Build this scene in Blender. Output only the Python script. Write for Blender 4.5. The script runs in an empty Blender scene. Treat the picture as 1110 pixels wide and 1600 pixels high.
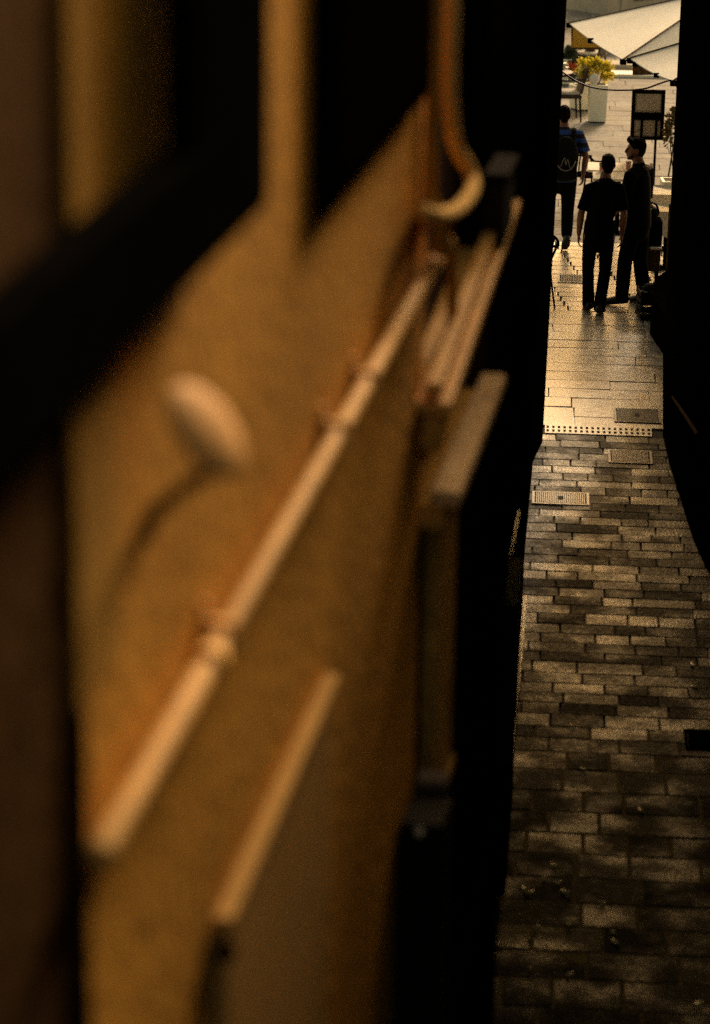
import bpy, bmesh, math, random
from mathutils import Vector, Matrix
R = math.radians
random.seed(7)
scene = bpy.context.scene
col = scene.collection

# ------------------------------------------------------------------ camera
H = 7.0
F = 4200.0                       # focal length in pixels of the 1600 px tall frame
TH = math.atan(1338 / F)
RO = 0.015
cd = bpy.data.cameras.new('camera'); cam = bpy.data.objects.new('camera', cd); col.objects.link(cam)
cd.sensor_fit = 'VERTICAL'; cd.sensor_height = 36.0; cd.lens = F * 36.0 / 1600.0
cd.clip_start = 0.1; cd.clip_end = 3000
cam.location = (0, 0, H)
cam.rotation_euler = (Matrix.Rotation(math.pi / 2 - TH, 3, 'X') @ Matrix.Rotation(RO, 3, 'Z')).to_euler()
cd.dof.use_dof = True; cd.dof.focus_distance = 29.0; cd.dof.aperture_fstop = 1.9
scene.camera = cam

# ------------------------------------------------------------------ light
SUN_AZ, SUN_EL = R(19), R(24)     # azimuth from +Y towards +X
w = bpy.data.worlds.new("World"); scene.world = w; w.use_nodes = True
nt = w.node_tree; bg = nt.nodes['Background']
sky = nt.nodes.new('ShaderNodeTexSky'); sky.sky_type = 'NISHITA'; sky.sun_disc = False
sky.sun_elevation = SUN_EL; sky.sun_rotation = SUN_AZ; sky.dust_density = 4.0; sky.air_density = 1.0; sky.ozone_density = 0.5
mul = nt.nodes.new('ShaderNodeMix'); mul.data_type = 'RGBA'; mul.blend_type = 'MULTIPLY'
mul.inputs[0].default_value = 1.0; mul.inputs[7].default_value = (1.0, 0.715, 0.37, 1)
nt.links.new(sky.outputs[0], mul.inputs[6]); nt.links.new(mul.outputs[2], bg.inputs[0])
bg.inputs[1].default_value = 0.15
sd = bpy.data.lights.new('sun', 'SUN'); sd.energy = 2.7; sd.angle = R(14); sd.color = (1.0, 0.80, 0.55)
sun = bpy.data.objects.new('sun', sd); col.objects.link(sun)
sv = Vector((math.sin(SUN_AZ) * math.cos(SUN_EL), math.cos(SUN_AZ) * math.cos(SUN_EL), math.sin(SUN_EL)))
sun.rotation_euler = sv.to_track_quat('Z', 'Y').to_euler(); sun.location = (10, 10, 40)
scene.view_settings.view_transform = 'Standard'; scene.view_settings.look = 'None'
scene.view_settings.gamma = 1.0; scene.view_settings.exposure = 0.6
scene.cycles.max_bounces = 8; scene.cycles.use_denoising = False; scene.cycles.sample_clamp_indirect = 3.0; scene.cycles.filter_width = 1.5; scene.cycles.use_guiding = True; scene.cycles.use_adaptive_sampling = False

# ------------------------------------------------------------------ surveying helpers (plan from the lens data)
_r0 = Vector((1, 0, 0)); _u0 = Vector((0, math.sin(TH), math.cos(TH))); _f = Vector((0, math.cos(TH), -math.sin(TH)))
_r = _r0 * math.cos(RO) + _u0 * math.sin(RO); _u = -_r0 * math.sin(RO) + _u0 * math.cos(RO)
C0 = Vector((0, 0, H))
def ray(x, y): return _f + _r * ((x - 555) / F) - _u * ((y - 800) / F)
def fl(x, y, z=0.0):
    d = ray(x, y); return C0 + d * ((z - H) / d.z)
def atY(x, y, Y):
    d = ray(x, y); return C0 + d * (Y / d.y)
def tp(x, y, t):
    d = ray(x, y); k = (t - C0.dot(WU)) / d.dot(WU); p = C0 + d * k
    return p.dot(WN) + WA, p.z
# the near wall: a vertical plane 0.9 m to the left, running away to the right
YAW = 0.146; WA = 0.9
WU = Vector((math.sin(YAW), math.cos(YAW), 0)); WN = Vector((math.cos(YAW), -math.sin(YAW), 0))
def W(t, o, z): return WU * t + WN * (o - WA) + Vector((0, 0, z))
def wl(x, y, out=0.0):
    d = ray(x, y); k = (-WA + out) / d.dot(WN); p = C0 + d * k
    return p.dot(WU), p.z

# ------------------------------------------------------------------ materials
def new_mat(name):
    m = bpy.data.materials.new(name); m.use_nodes = True
    return m, m.node_tree, m.node_tree.nodes['Principled BSDF']
def mat(name, c, rough=0.7, metal=0.0, var=0.15, scale=8.0, bump=0.0, bscale=60.0, spec=0.5, stretch=None):
    """procedural surface: base colour broken up by two noises, optional bump"""
    m, t, b = new_mat(name); N = t.nodes; L = t.links
    tc = N.new('ShaderNodeTexCoord'); src = tc.outputs['Object']
    if stretch:
        mp = N.new('ShaderNodeMapping'); mp.inputs['Scale'].default_value = stretch; L.new(src, mp.inputs[0]); src = mp.outputs[0]
    n1 = N.new('ShaderNodeTexNoise'); n1.inputs['Scale'].default_value = scale; n1.inputs['Detail'].default_value = 6; L.new(src, n1.inputs['Vector'])
    cr = N.new('ShaderNodeValToRGB'); cr.color_ramp.elements[0].position = 0.3; cr.color_ramp.elements[1].position = 0.7
    lo = [max(0, v * (1 - var)) for v in c]; hi = [min(1, v * (1 + var)) for v in c]
    cr.color_ramp.elements[0].color = (*lo, 1); cr.color_ramp.elements[1].color = (*hi, 1)
    L.new(n1.outputs[0], cr.inputs[0]); L.new(cr.outputs[0], b.inputs['Base Color'])
    b.inputs['Roughness'].default_value = rough; b.inputs['Metallic'].default_value = metal
    b.inputs['Specular IOR Level'].default_value = spec
    if bump > 0:
        n2 = N.new('ShaderNodeTexNoise'); n2.inputs['Scale'].default_value = bscale; n2.inputs['Detail'].default_value = 8; L.new(src, n2.inputs['Vector'])
        bp = N.new('ShaderNodeBump'); bp.inputs['Strength'].default_value = bump; bp.inputs['Distance'].default_value = 0.02
        L.new(n2.outputs[0], bp.inputs['Height']); L.new(bp.outputs[0], b.inputs['Normal'])
    return m
def stone_mat(name, stops, rough=(0.25, 0.5), scale=18, bump=0.25, per=None, wet=0.0, spec=0.5, stain=0.35, coat=0.0):
    """each stone (mesh island) its own tone; veined noise, worn gloss"""
    m, t, b = new_mat(name); N = t.nodes; L = t.links
    g = N.new('ShaderNodeNewGeometry'); cr = N.new('ShaderNodeValToRGB'); cr.color_ramp.interpolation = 'LINEAR'
    e = cr.color_ramp.elements
    while len(e) < len(stops): e.new(0.5)
    for i, (p, c) in enumerate(stops): e[i].position = p; e[i].color = (*c, 1)
    L.new(g.outputs['Random Per Island'], cr.inputs[0])
    tc = N.new('ShaderNodeTexCoord')
    n1 = N.new('ShaderNodeTexNoise'); n1.inputs['Scale'].default_value = scale; n1.inputs['Detail'].default_value = 9; n1.inputs['Roughness'].default_value = 0.65
    L.new(tc.outputs['Object'], n1.inputs['Vector'])
    mr = N.new('ShaderNodeMapRange'); mr.inputs[1].default_value = 0.3; mr.inputs[2].default_value = 0.75; mr.inputs[3].default_value = 0.4; mr.inputs[4].default_value = 1.6
    L.new(n1.outputs[0], mr.inputs[0])
    n3 = N.new('ShaderNodeTexNoise'); n3.inputs['Scale'].default_value = 1.7; n3.inputs['Detail'].default_value = 5; L.new(tc.outputs['Object'], n3.inputs['Vector'])
    mr3 = N.new('ShaderNodeMapRange'); mr3.inputs[1].default_value = 0.35; mr3.inputs[2].default_value = 0.65; mr3.inputs[3].default_value = 1 - stain; mr3.inputs[4].default_value = 1.1
    L.new(n3.outputs[0], mr3.inputs[0])
    mm = N.new('ShaderNodeMath'); mm.operation = 'MULTIPLY'; L.new(mr.outputs[0], mm.inputs[0]); L.new(mr3.outputs[0], mm.inputs[1])
    hv = N.new('ShaderNodeHueSaturation'); L.new(cr.outputs[0], hv.inputs['Color']); L.new(mm.outputs[0], hv.inputs['Value'])
    L.new(hv.outputs[0], b.inputs['Base Color'])
    rr = N.new('ShaderNodeMapRange'); rr.inputs[1].default_value = 0.3; rr.inputs[2].default_value = 0.7; rr.inputs[3].default_value = rough[0]; rr.inputs[4].default_value = rough[1]
    L.new(n1.outputs[0], rr.inputs[0]); L.new(rr.outputs[0], b.inputs['Roughness'])
    if wet:
        n5 = N.new('ShaderNodeTexNoise'); n5.inputs['Scale'].default_value = 2.3; n5.inputs['Detail'].default_value = 6; L.new(tc.outputs['Object'], n5.inputs['Vector'])
        r5 = N.new('ShaderNodeMapRange'); r5.inputs[1].default_value = 0.46; r5.inputs[2].default_value = 0.62; r5.inputs[3].default_value = 0.05; r5.inputs[4].default_value = -wet; L.new(n5.outputs[0], r5.inputs[0])
        a5 = N.new('ShaderNodeMath'); a5.operation = 'ADD'; L.new(r5.outputs[0], a5.inputs[0]); L.new(rr.outputs[0], a5.inputs[1]); rr = a5
    if per:                                            # paler stones are the more polished ones
        pr = N.new('ShaderNodeMapRange'); pr.inputs[1].default_value = 0.0; pr.inputs[2].default_value = 1.0; pr.inputs[3].default_value = per[0]; pr.inputs[4].default_value = per[1]
        L.new(g.outputs['Random Per Island'], pr.inputs[0]); ad = N.new('ShaderNodeMath'); ad.operation = 'ADD'; ad.use_clamp = True
        L.new(pr.outputs[0], ad.inputs[0]); L.new(rr.outputs[0], ad.inputs[1]); L.new(ad.outputs[0], b.inputs['Roughness'])
    b.inputs['Specular IOR Level'].default_value = spec; b.inputs['Coat Weight'].default_value = coat; b.inputs['Coat Roughness'].default_value = 0.12
    n2 = N.new('ShaderNodeTexNoise'); n2.inputs['Scale'].default_value = 45; n2.inputs['Detail'].default_value = 8; L.new(tc.outputs['Object'], n2.inputs['Vector'])
    bp = N.new('ShaderNodeBump'); bp.inputs['Strength'].default_value = bump; bp.inputs['Distance'].default_value = 0.01
    L.new(n2.outputs[0], bp.inputs['Height']); L.new(bp.outputs[0], b.inputs['Normal'])
    return m
def stripe_mat(name, c1, c2, period=0.11, duty=0.5, phase=0.0):
    m, t, b = new_mat(name); N = t.nodes; L = t.links
    tc = N.new('ShaderNodeTexCoord'); sx = N.new('ShaderNodeSeparateXYZ'); L.new(tc.outputs['Object'], sx.inputs[0])
    a = N.new('ShaderNodeMath'); a.operation = 'MULTIPLY_ADD'; a.inputs[1].default_value = 1 / period; a.inputs[2].default_value = phase; L.new(sx.outputs[2], a.inputs[0])
    f = N.new('ShaderNodeMath'); f.operation = 'FRACT'; L.new(a.outputs[0], f.inputs[0])
    g = N.new('ShaderNodeMath'); g.operation = 'GREATER_THAN'; g.inputs[1].default_value = duty; L.new(f.outputs[0], g.inputs[0])
    mx = N.new('ShaderNodeMix'); mx.data_type = 'RGBA'; L.new(g.outputs[0], mx.inputs[0]); mx.inputs[6].default_value = (*c1, 1); mx.inputs[7].default_value = (*c2, 1)
    L.new(mx.outputs[2], b.inputs['Base Color']); b.inputs['Roughness'].default_value = 0.9
    return m

M = {}
M['mortar'] = mat('mortar', (0.035, 0.03, 0.022), 0.9, bump=0.5)
M['moss'] = mat('mossy_joint_sand', (0.24, 0.17, 0.04), 0.95, var=0.5, scale=6, bump=0.6)
M['cobble'] = stone_mat('dark_sett_stone', [(0.0, (0.018, 0.013, 0.005)), (0.30, (0.045, 0.034, 0.013)), (0.72, (0.09, 0.069, 0.028)), (0.90, (0.15, 0.118, 0.055)), (0.94, (0.42, 0.34, 0.22)), (1.0, (0.58, 0.48, 0.33))], (-0.12, 0.16), per=(0.80, 0.46), wet=.22, spec=0.35, bump=0.9, scale=24, stain=0.5)
M['cobble_near'] = stone_mat('mossy_dark_sett', [(0.0, (0.006, 0.005, 0.0015)), (0.35, (0.028, 0.021, 0.006)), (0.75, (0.062, 0.047, 0.012)), (1.0, (0.15, 0.105, 0.026))], (-0.08, 0.12), per=(0.85, 0.6), wet=.3, spec=0.3, bump=1.0, scale=16, stain=0.6)
M['slab'] = stone_mat('pale_polished_slab', [(0.0, (0.40, 0.345, 0.27)), (0.5, (0.47, 0.405, 0.315)), (1.0, (0.53, 0.46, 0.365))], (0.31, 0.42), 9, 0.06)
M['plaza'] = stone_mat('plaza_slab', [(0.0, (0.255, 0.235, 0.205)), (0.5, (0.285, 0.262, 0.23)), (1.0, (0.315, 0.29, 0.255))], (0.8, 0.95), 10, 0.12, stain=0.2, spec=0.15)
M['plaster'] = mat('ochre_plaster', (0.69, 0.325, 0.045), 0.95, var=0.24, scale=1.1, bump=0.5, bscale=18, spec=0.04)
M['leaf_o'] = mat('olive_brown_leaf', (0.13, 0.10, 0.035), 0.7, var=0.4, scale=9)
def translucent(m, k):
    t = m.node_tree; b = t.nodes['Principled BSDF']; tr = t.nodes.new('ShaderNodeBsdfTranslucent'); mx = t.nodes.new('ShaderNodeMixShader'); mx.inputs[0].default_value = k
    t.links.new(b.inputs['Base Color'].links[0].from_socket, tr.inputs[0]); t.links.new(b.outputs[0], mx.inputs[1]); t.links.new(tr.outputs[0], mx.inputs[2])
    t.links.new(mx.outputs[0], t.nodes['Material Output'].inputs[0]); return m
M['ochre'] = mat('yellow_ochre_paint', (0.52, 0.265, 0.04), 0.9, spec=0.05, var=0.2, scale=5, bump=0.2)
M['dimplaster'] = mat('dimmed_brown_plaster', (0.46, 0.23, 0.04), 0.92, var=0.4, scale=1.6, bump=0.5, bscale=18, spec=0.1)  # light falling off towards the left is put into this darker plaster colour
M['shadeplaster'] = mat('shaded_umber_plaster', (0.085, 0.038, 0.008), 0.95, var=0.4, scale=1.6, bump=0.5, bscale=18, spec=0.02)  # shade on the wall below the beam, put into the base colour
M['tan'] = mat('dull_tan_pipe_paint', (0.70, 0.43, 0.14), 0.9, var=0.2, scale=14, bump=0.15, spec=0.03)
M['peach'] = mat('peach_painted_metal', (0.84, 0.47, 0.135), 0.6, var=0.18, scale=16, bump=0.15, spec=0.08)
M['pale'] = mat('pale_enamel', (0.95, 0.50, 0.16), 0.7, var=0.05, spec=0.1)
M['ribbed'] = mat('ribbed_beige_panel', (0.60, 0.35, 0.11), 0.9, var=0.08, spec=0.03)
M['sill'] = mat('worn_sill_stone', (0.84, 0.55, 0.29), 0.9, spec=0.08, var=0.25, scale=14, bump=0.5, bscale=40)
M['strip'] = mat('ochre_stone_strip', (0.72, 0.40, 0.10), 0.9, spec=0.03, var=0.3, scale=9, bump=0.5)
M['grey_box'] = mat('dusty_grey_metal', (0.022, 0.016, 0.008), 0.9, spec=0.05, var=0.4, scale=25)
M['iron'] = mat('black_iron', (0.004, 0.0035, 0.003), 0.9, var=0.2, spec=0.0)
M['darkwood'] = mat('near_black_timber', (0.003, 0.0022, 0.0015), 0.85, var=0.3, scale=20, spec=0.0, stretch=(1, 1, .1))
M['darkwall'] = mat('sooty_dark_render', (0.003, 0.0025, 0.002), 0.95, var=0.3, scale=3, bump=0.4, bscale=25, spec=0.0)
M['brownwall'] = mat('dark_brown_render', (0.040, 0.018, 0.006), 0.95, var=0.25, scale=2.5, bump=0.4, bscale=25, spec=0.04)
M['gloss_black'] = mat('black_gloss_paint', (0.006, 0.006, 0.0065), 0.6, var=0.1, spec=0.1)
M['cap'] = mat('grey_violet_cap', (0.13, 0.10, 0.085), 0.7, var=0.1, spec=0.15)
M['steel'] = mat('blue_grey_steel', (0.22, 0.26, 0.30), 0.3, metal=1.0, var=0.1)
M['galv'] = mat('pale_worn_steel', (0.74, 0.64, 0.50), 0.45, var=0.15, scale=30, bump=0.1)
M['dullsteel'] = mat('dull_grey_steel', (0.26, 0.22, 0.17), 0.6, var=0.3, scale=30, bump=0.2, spec=0.3)
M['castiron'] = mat('worn_cast_iron', (0.12, 0.10, 0.075), 0.45, var=0.35, scale=40, bump=0.3)
M['void'] = mat('dark_drain_hole', (0.006, 0.005, 0.004), 0.9)
M['yellowline'] = mat('scuffed_ochre_kerb_stone', (0.85, 0.55, 0.14), 0.3, var=0.35, scale=12, bump=0.4)
M['brownkerb'] = mat('mossy_ochre_kerb', (0.22, 0.14, 0.03), 0.9, var=0.45, scale=14, bump=0.6)
M['petal'] = mat('pale_yellow_petal', (0.92, 0.78, 0.36), 0.3, var=0.1)
M['skin'] = mat('tanned_skin', (0.24, 0.105, 0.06), 0.55, var=0.08, scale=12)
M['skin_dark'] = mat('sunburnt_skin', (0.25, 0.10, 0.055), 0.55, var=0.08)
M['hair'] = mat('dark_brown_hair', (0.007, 0.0045, 0.003), 0.9, spec=0.05, var=0.4, scale=60, bump=0.8, bscale=90, stretch=(1, 1, .4))
M['hair_red'] = mat('auburn_hair', (0.09, 0.03, 0.012), 0.6, var=0.4, scale=60, bump=0.6, bscale=90)
M['black_cloth'] = mat('black_cotton', (0.004, 0.004, 0.005), 0.95, var=0.3, scale=20, bump=0.3, bscale=25, spec=0.04)
M['navy_cloth'] = mat('dark_navy_denim', (0.005, 0.005, 0.008), 0.95, var=0.3, scale=25, bump=0.3, bscale=30, spec=0.04)
M['shoe'] = mat('black_leather', (0.009, 0.009, 0.009), 0.5, var=0.2)
M['sole'] = mat('black_rubber', (0.014, 0.013, 0.012), 0.8)
M['blue_stripe'] = stripe_mat('blue_black_stripes', (0.03, 0.085, 0.36), (0.008, 0.008, 0.012), 0.105, 0.52, 0.30)
M['nylon'] = mat('black_nylon', (0.006, 0.006, 0.006), 0.8, var=0.3, bump=0.3, spec=0.1)
M['piping'] = mat('pale_reflective_piping', (0.30, 0.28, 0.25), 0.5)
M['beige'] = mat('beige_cotton', (0.40, 0.33, 0.24), 0.9)
M['canvas'] = mat('cream_canvas', (0.80, 0.77, 0.69), 0.9, var=0.05, scale=3, bump=0.1, bscale=200)
M['canvas_y'] = translucent(mat('mustard_canvas', (0.42, 0.33, 0.09), 0.9, var=0.08), .4)
M['white_paint'] = mat('warm_white_paint', (0.93, 0.88, 0.72), 0.7, var=0.05, scale=4)
M['globe'] = mat('white_opal_glass', (0.82, 0.78, 0.70), 0.3, var=0.02)
M['cloth_white'] = mat('white_tablecloth', (0.82, 0.75, 0.62), 0.85, var=0.06, scale=6, bump=0.2, bscale=12)
M['board'] = mat('grey_display_board', (0.30, 0.275, 0.23), 0.5, var=0.12, scale=20)
M['paper'] = mat('grey_notice_sheet', (0.36, 0.33, 0.28), 0.8, var=0.1)
M['leaf_y'] = translucent(mat('yellow_green_leaf', (0.52, 0.44, 0.035), 0.6, var=0.4, scale=6), .5)
M['leaf_d'] = mat('dark_green_leaf', (0.030, 0.045, 0.014), 0.6, var=0.5, scale=9)
M['bark'] = mat('brown_bark', (0.06, 0.04, 0.02), 0.9, bump=0.4)
M['soil'] = mat('dark_soil', (0.03, 0.02, 0.012), 0.95, bump=0.6)
M['wicker'] = mat('dark_brown_wicker', (0.035, 0.018, 0.012), 0.6, var=0.5, scale=50, bump=0.8, bscale=70)
M['cushion'] = mat('pale_cushion', (0.55, 0.50, 0.42), 0.9)
M['glass_pink'] = mat('pink_candle_glass', (0.42, 0.19, 0.15), 0.2, var=0.1)
M['china'] = mat('white_china', (0.78, 0.74, 0.66), 0.25, var=0.02)
M['flower'] = mat('orange_petal', (0.50, 0.12, 0.03), 0.6, var=0.3, scale=20)
M['monument'] = mat('weathered_limestone', (0.52, 0.45, 0.35), 0.9, var=0.15, scale=3, bump=0.5, bscale=20)
M['carved'] = mat('carved_letter_shadow_paint', (0.07, 0.05, 0.035), 0.9)
M['amberwood'] = mat('amber_varnished_wood', (0.36, 0.15, 0.025), 0.5, var=0.3, scale=12, stretch=(1, 1, .15))
M['brownwood'] = mat('dark_brown_wood', (0.055, 0.025, 0.010), 0.6, var=0.4, scale=14, stretch=(1, 1, .15))
M['greenpaint'] = mat('dark_green_paint', (0.01, 0.06, 0.03), 0.5)
M['mottle'] = mat('scuffed_brown_board', (0.14, 0.085, 0.045), 0.7, var=0.8, scale=16, bump=0.4)
M['cable'] = mat('black_cable', (0.008, 0.008, 0.008), 0.6)

# ------------------------------------------------------------------ mesh helpers
class MB:
    """collects shapes; built as ONE mesh. Points may be given in world space, 'org' is taken off on building."""
    def __init__(s, org=(0, 0, 0)): s.v = []; s.f = []; s.o = Vector(org)
    def add(s, vs, fs):
        n = len(s.v); s.v += [tuple(p) for p in vs]; s.f += [tuple(i + n for i in f) for f in fs]
    def hexa(s, p): s.add(p, [(0, 3, 2, 1), (4, 5, 6, 7), (0, 1, 5, 4), (1, 2, 6, 5), (2, 3, 7, 6), (3, 0, 4, 7)])
    def box(s, c, d, rz=0.0, rx=0.0):
        m = Matrix.Rotation(rz, 3, 'Z') @ Matrix.Rotation(rx, 3, 'X'); c = Vector(c); h = [q / 2 for q in d]
        s.hexa([c + m @ Vector((a * h[0], b * h[1], e * h[2])) for e in (-1, 1) for a, b in ((-1, -1), (1, -1), (1, 1), (-1, 1))])
    def wbox(s, t0, t1, o0, o1, z0, z1):
        s.hexa([W(t, o, z) for z in (z0, z1) for t, o in ((t0, o0), (t0, o1), (t1, o1), (t1, o0))])
    def prism(s, poly, z0, z1):
        n = len(poly); a = sum(poly[i][0] * poly[(i + 1) % n][1] - poly[(i + 1) % n][0] * poly[i][1] for i in range(n))
        if a < 0: poly = poly[::-1]
        s.add([(x, y, z0) for x, y in poly] + [(x, y, z1) for x, y in poly],
              [tuple(range(n - 1, -1, -1)), tuple(range(n, 2 * n))] + [(i, (i + 1) % n, n + (i + 1) % n, n + i) for i in range(n)])
    def lean(s, poly, z0, z1, dx):
        n = len(s.v); s.prism(poly, z0, z1); k = len(s.v) - n
        for i in range(n + k // 2, n + k): x, y, z = s.v[i]; s.v[i] = (x + dx, y, z)
    def tube(s, pts, rad, seg=12, side=None, round_ends=True):
        pts = [Vector(p) for p in pts]
        if not isinstance(rad, (list, tuple)): rad = [rad] * len(pts)
        rad = [(q, q) if not isinstance(q, (list, tuple)) else q for q in rad]
        P = []; 
        n = len(pts)
        tg = [(pts[min(i + 1, n - 1)] - pts[max(i - 1, 0)]).normalized() for i in range(n)]
        ring = []
        if round_ends:
            for k in (0.0, 0.5, 0.87): 
                e = rad[0]; m_ = min(e); ring.append((pts[0] - tg[0] * m_ * math.sqrt(1 - k * k) * .9, (max(e[0] * k, 1e-4), max(e[1] * k, 1e-4)), tg[0]))
        ring += [(pts[i], rad[i], tg[i]) for i in range(n)]
        if round_ends:
            for k in (0.87, 0.5, 0.0):
                e = rad[-1]; m_ = min(e); ring.append((pts[-1] + tg[-1] * m_ * math.sqrt(1 - k * k) * .9, (max(e[0] * k, 1e-4), max(e[1] * k, 1e-4)), tg[-1]))
        sd_ = Vector(side) if side is not None else (Vector((0, 0, 1)) if abs(tg[0].z) < .8 else Vector((1, 0, 0)))
        vs = []
        for c, e, t in ring:
            a = sd_ - t * sd_.dot(t)
            if a.length < 1e-4: a = t.orthogonal()
            a.normalize(); b = t.cross(a)
            if side is None: sd_ = a
            vs += [c + a * (e[0] * math.cos(q * 2 * math.pi / seg)) + b * (e[1] * math.sin(q * 2 * math.pi / seg)) for q in range(seg)]
        k = len(ring); fs = [(i * seg + j, i * seg + (j + 1) % seg, (i + 1) * seg + (j + 1) % seg, (i + 1) * seg + j) for i in range(k - 1) for j in range(seg)]
        fs += [tuple(range(seg - 1, -1, -1)), tuple(range((k - 1) * seg, k * seg))]
        s.add(vs, fs)
    def ball(s, c, r, seg=16, rings=10, m=None):
        c = Vector(c); r = (r, r, r) if not isinstance(r, (list, tuple)) else r
        vs = []; 
        for i in range(rings + 1):
            a = math.pi * i / rings; a = min(max(a, .02), math.pi - .02)
            for j in range(seg):
                q = 2 * math.pi * j / seg; p = Vector((r[0] * math.sin(a) * math.cos(q), r[1] * math.sin(a) * math.sin(q), r[2] * math.cos(a)))
                vs.append(c + (m @ p if m else p))
        fs = [(i * seg + j, (i + 1) * seg + j, (i + 1) * seg + (j + 1) % seg, i * seg + (j + 1) % seg) for i in range(rings) for j in range(seg)]
        fs += [tuple(range(seg)), tuple(range(rings * seg + seg - 1, rings * seg - 1, -1))]
        s.add(vs, fs)
    def mesh(s, name, smooth=False, bevel=0.0):
        me = bpy.data.meshes.new(name); me.from_pydata([Vector(p) - s.o for p in s.v], [], s.f); me.update()
        if bevel > 0:
            b = bmesh.new(); b.from_mesh(me)
            ed = [e for e in b.edges if len(e.link_faces) == 2 and e.calc_face_angle(0) > .6]
            bmesh.ops.bevel(b, geom=ed, offset=bevel, segments=2, affect='EDGES', profile=.6); b.to_mesh(me); b.free()
        if smooth:
            for p in me.polygons: p.use_smooth = True
        return me
    def build(s, name, m, parent=None, smooth=False, bevel=0.0):
        o = bpy.data.objects.new(name, s.mesh(name, smooth, bevel)); col.objects.link(o)
        o.data.materials.append(M[m] if isinstance(m, str) else m)
        if parent: o.parent = parent
        else: o.location = s.o
        return o
def tag(o, label=None, cat=None, group=None, kind=None):
    if label: o['label'] = label
    if cat: o['category'] = cat
    if group: o['group'] = group
    if kind: o['kind'] = kind
    return o
def thing(name, loc, label, cat, group=None, rz=0.0):
    e = bpy.data.objects.new(name, None); e.empty_display_size = .2; col.objects.link(e)
    e.location = loc; e.rotation_euler.z = rz
    return tag(e, label, cat, group)
def copy_tree(o, loc, rz=None, label=None):
    c = o.copy(); col.objects.link(c); c.location = loc
    if rz is not None: c.rotation_euler.z = rz
    if label: c['label'] = label
    for ch in list(o.children):
        d = ch.copy(); col.objects.link(d); d.parent = c
        for g in list(ch.children):
            k = g.copy(); col.objects.link(k); k.parent = d
    return c
def remesh(mb, name, m, parent, voxel=0.012, it=4):
    o = bpy.data.objects.new('tmp', mb.mesh('tmp')); col.objects.link(o)
    r = o.modifiers.new('r', 'REMESH'); r.mode = 'VOXEL'; r.voxel_size = voxel
    if it:
        sm = o.modifiers.new('s', 'SMOOTH'); sm.factor = .5; sm.iterations = it
    dg = bpy.context.evaluated_depsgraph_get(); me = bpy.data.meshes.new_from_object(o.evaluated_get(dg))
    bpy.data.objects.remove(o); me.name = name
    for p in me.polygons: p.use_smooth = True
    me.materials.clear(); me.materials.append(M[m] if isinstance(m, str) else m)
    q = bpy.data.objects.new(name, me); col.objects.link(q); q.parent = parent
    return q
def V(*a): return Vector(a)

# ------------------------------------------------------------------ setting: ground and paving
g = MB(); g.add([(-900, -900, -.02), (900, -900, -.02), (900, 900, -.02), (-900, 900, -.02)], [(0, 1, 2, 3)])
tag(g.build('ground', 'mortar'), kind='structure')
LB = [fl(770, 1500), fl(848, 690)]                       # foot of the far left wall
LP = [fl(770, 1500), fl(794, 1205), fl(814, 935), fl(833, 722), fl(848, 690)]
def leftX(y):
    for a, b in zip(LP[:-1], LP[1:]):
        if y <= b.y or b is LP[-1]: return a.x + (y - a.y) * (b.x - a.x) / (b.y - a.y)
PY = 0.07                                               # paving yaw
pu = V(math.cos(PY), -math.sin(PY), 0); pv = V(math.sin(PY), math.cos(PY), 0)
def stone(mb, a0, a1, b0, b1, gap, h, ed=0.006):
    a0 += gap / 2; a1 -= gap / 2; b0 += gap / 2; b1 -= gap / 2
    if a1 - a0 < .03: return
    tx = random.uniform(-.004, .004); ty = random.uniform(-.004, .004)
    def P(a, b, z): return pu * a + pv * b + V(0, 0, z)
    def top(a, b): return h + tx * (a - (a0 + a1) / 2) * 2 + ty * (b - (b0 + b1) / 2) * 2
    j = lambda: random.uniform(-.007, .007)
    q = [(a0 + j(), b0 + j()), (a1 + j(), b0 + j()), (a1 + j(), b1 + j()), (a0 + j(), b1 + j())]
    i_ = [(a0 + ed, b0 + ed), (a1 - ed, b0 + ed), (a1 - ed, b1 - ed), (a0 + ed, b1 - ed)]
    vs = [P(a, b, -.03) for a, b in q] + [P(a, b, top(a, b) - ed) for a, b in q] + [P(a, b, top(a, b)) for a, b in i_]
    fs = [(0, 1, 5, 4), (1, 2, 6, 5), (2, 3, 7, 6), (3, 0, 4, 7), (4, 5, 9, 8), (5, 6, 10, 9), (6, 7, 11, 10), (7, 4, 8, 11), (8, 9, 10, 11)]
    mb.add(vs, fs)
DRa = fl(848, 664); DRb = fl(1018, 671); DRc = fl(935, 680)
bd0 = DRc.dot(pv); bd1 = DRa.dot(pv)                    # drain: near and far edge in paving coordinates
mb = MB(); mbn = MB(); b = bd0 - .02
while b > 7.0:
    big = b < 17.0
    rh = random.uniform(.30, .36) if big else random.uniform(.19, .235)
    a = -2.2 + random.uniform(0, .4)
    while a < 3.6:
        ln = random.choice([random.uniform(.30, .42), random.uniform(.36, .55), random.uniform(.22, .3)]) * (1.1 if big else 1)
        stone(mbn if big else mb, a, a + ln, b - rh, b, .016 if big else .009, random.uniform(-.003, .003)); a += ln
    b -= rh
tag(mb.build('alley_paving', 'cobble'), kind='structure')
m = MB(); m.hexa([pu * a_ + pv * b_ + V(0, 0, z) for z in (-.016, -.004) for a_, b_ in ((-2.3, 5.0), (4.2, 5.0), (4.2, 17.2), (-2.3, 17.2))])
tag(m.build('joint_sand', 'moss'), kind='structure')
tag(mbn.build('old_paving', 'cobble_near'), kind='structure')
mb = MB(); b = bd1 + .01; bend = fl(930, 486).dot(pv)
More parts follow.
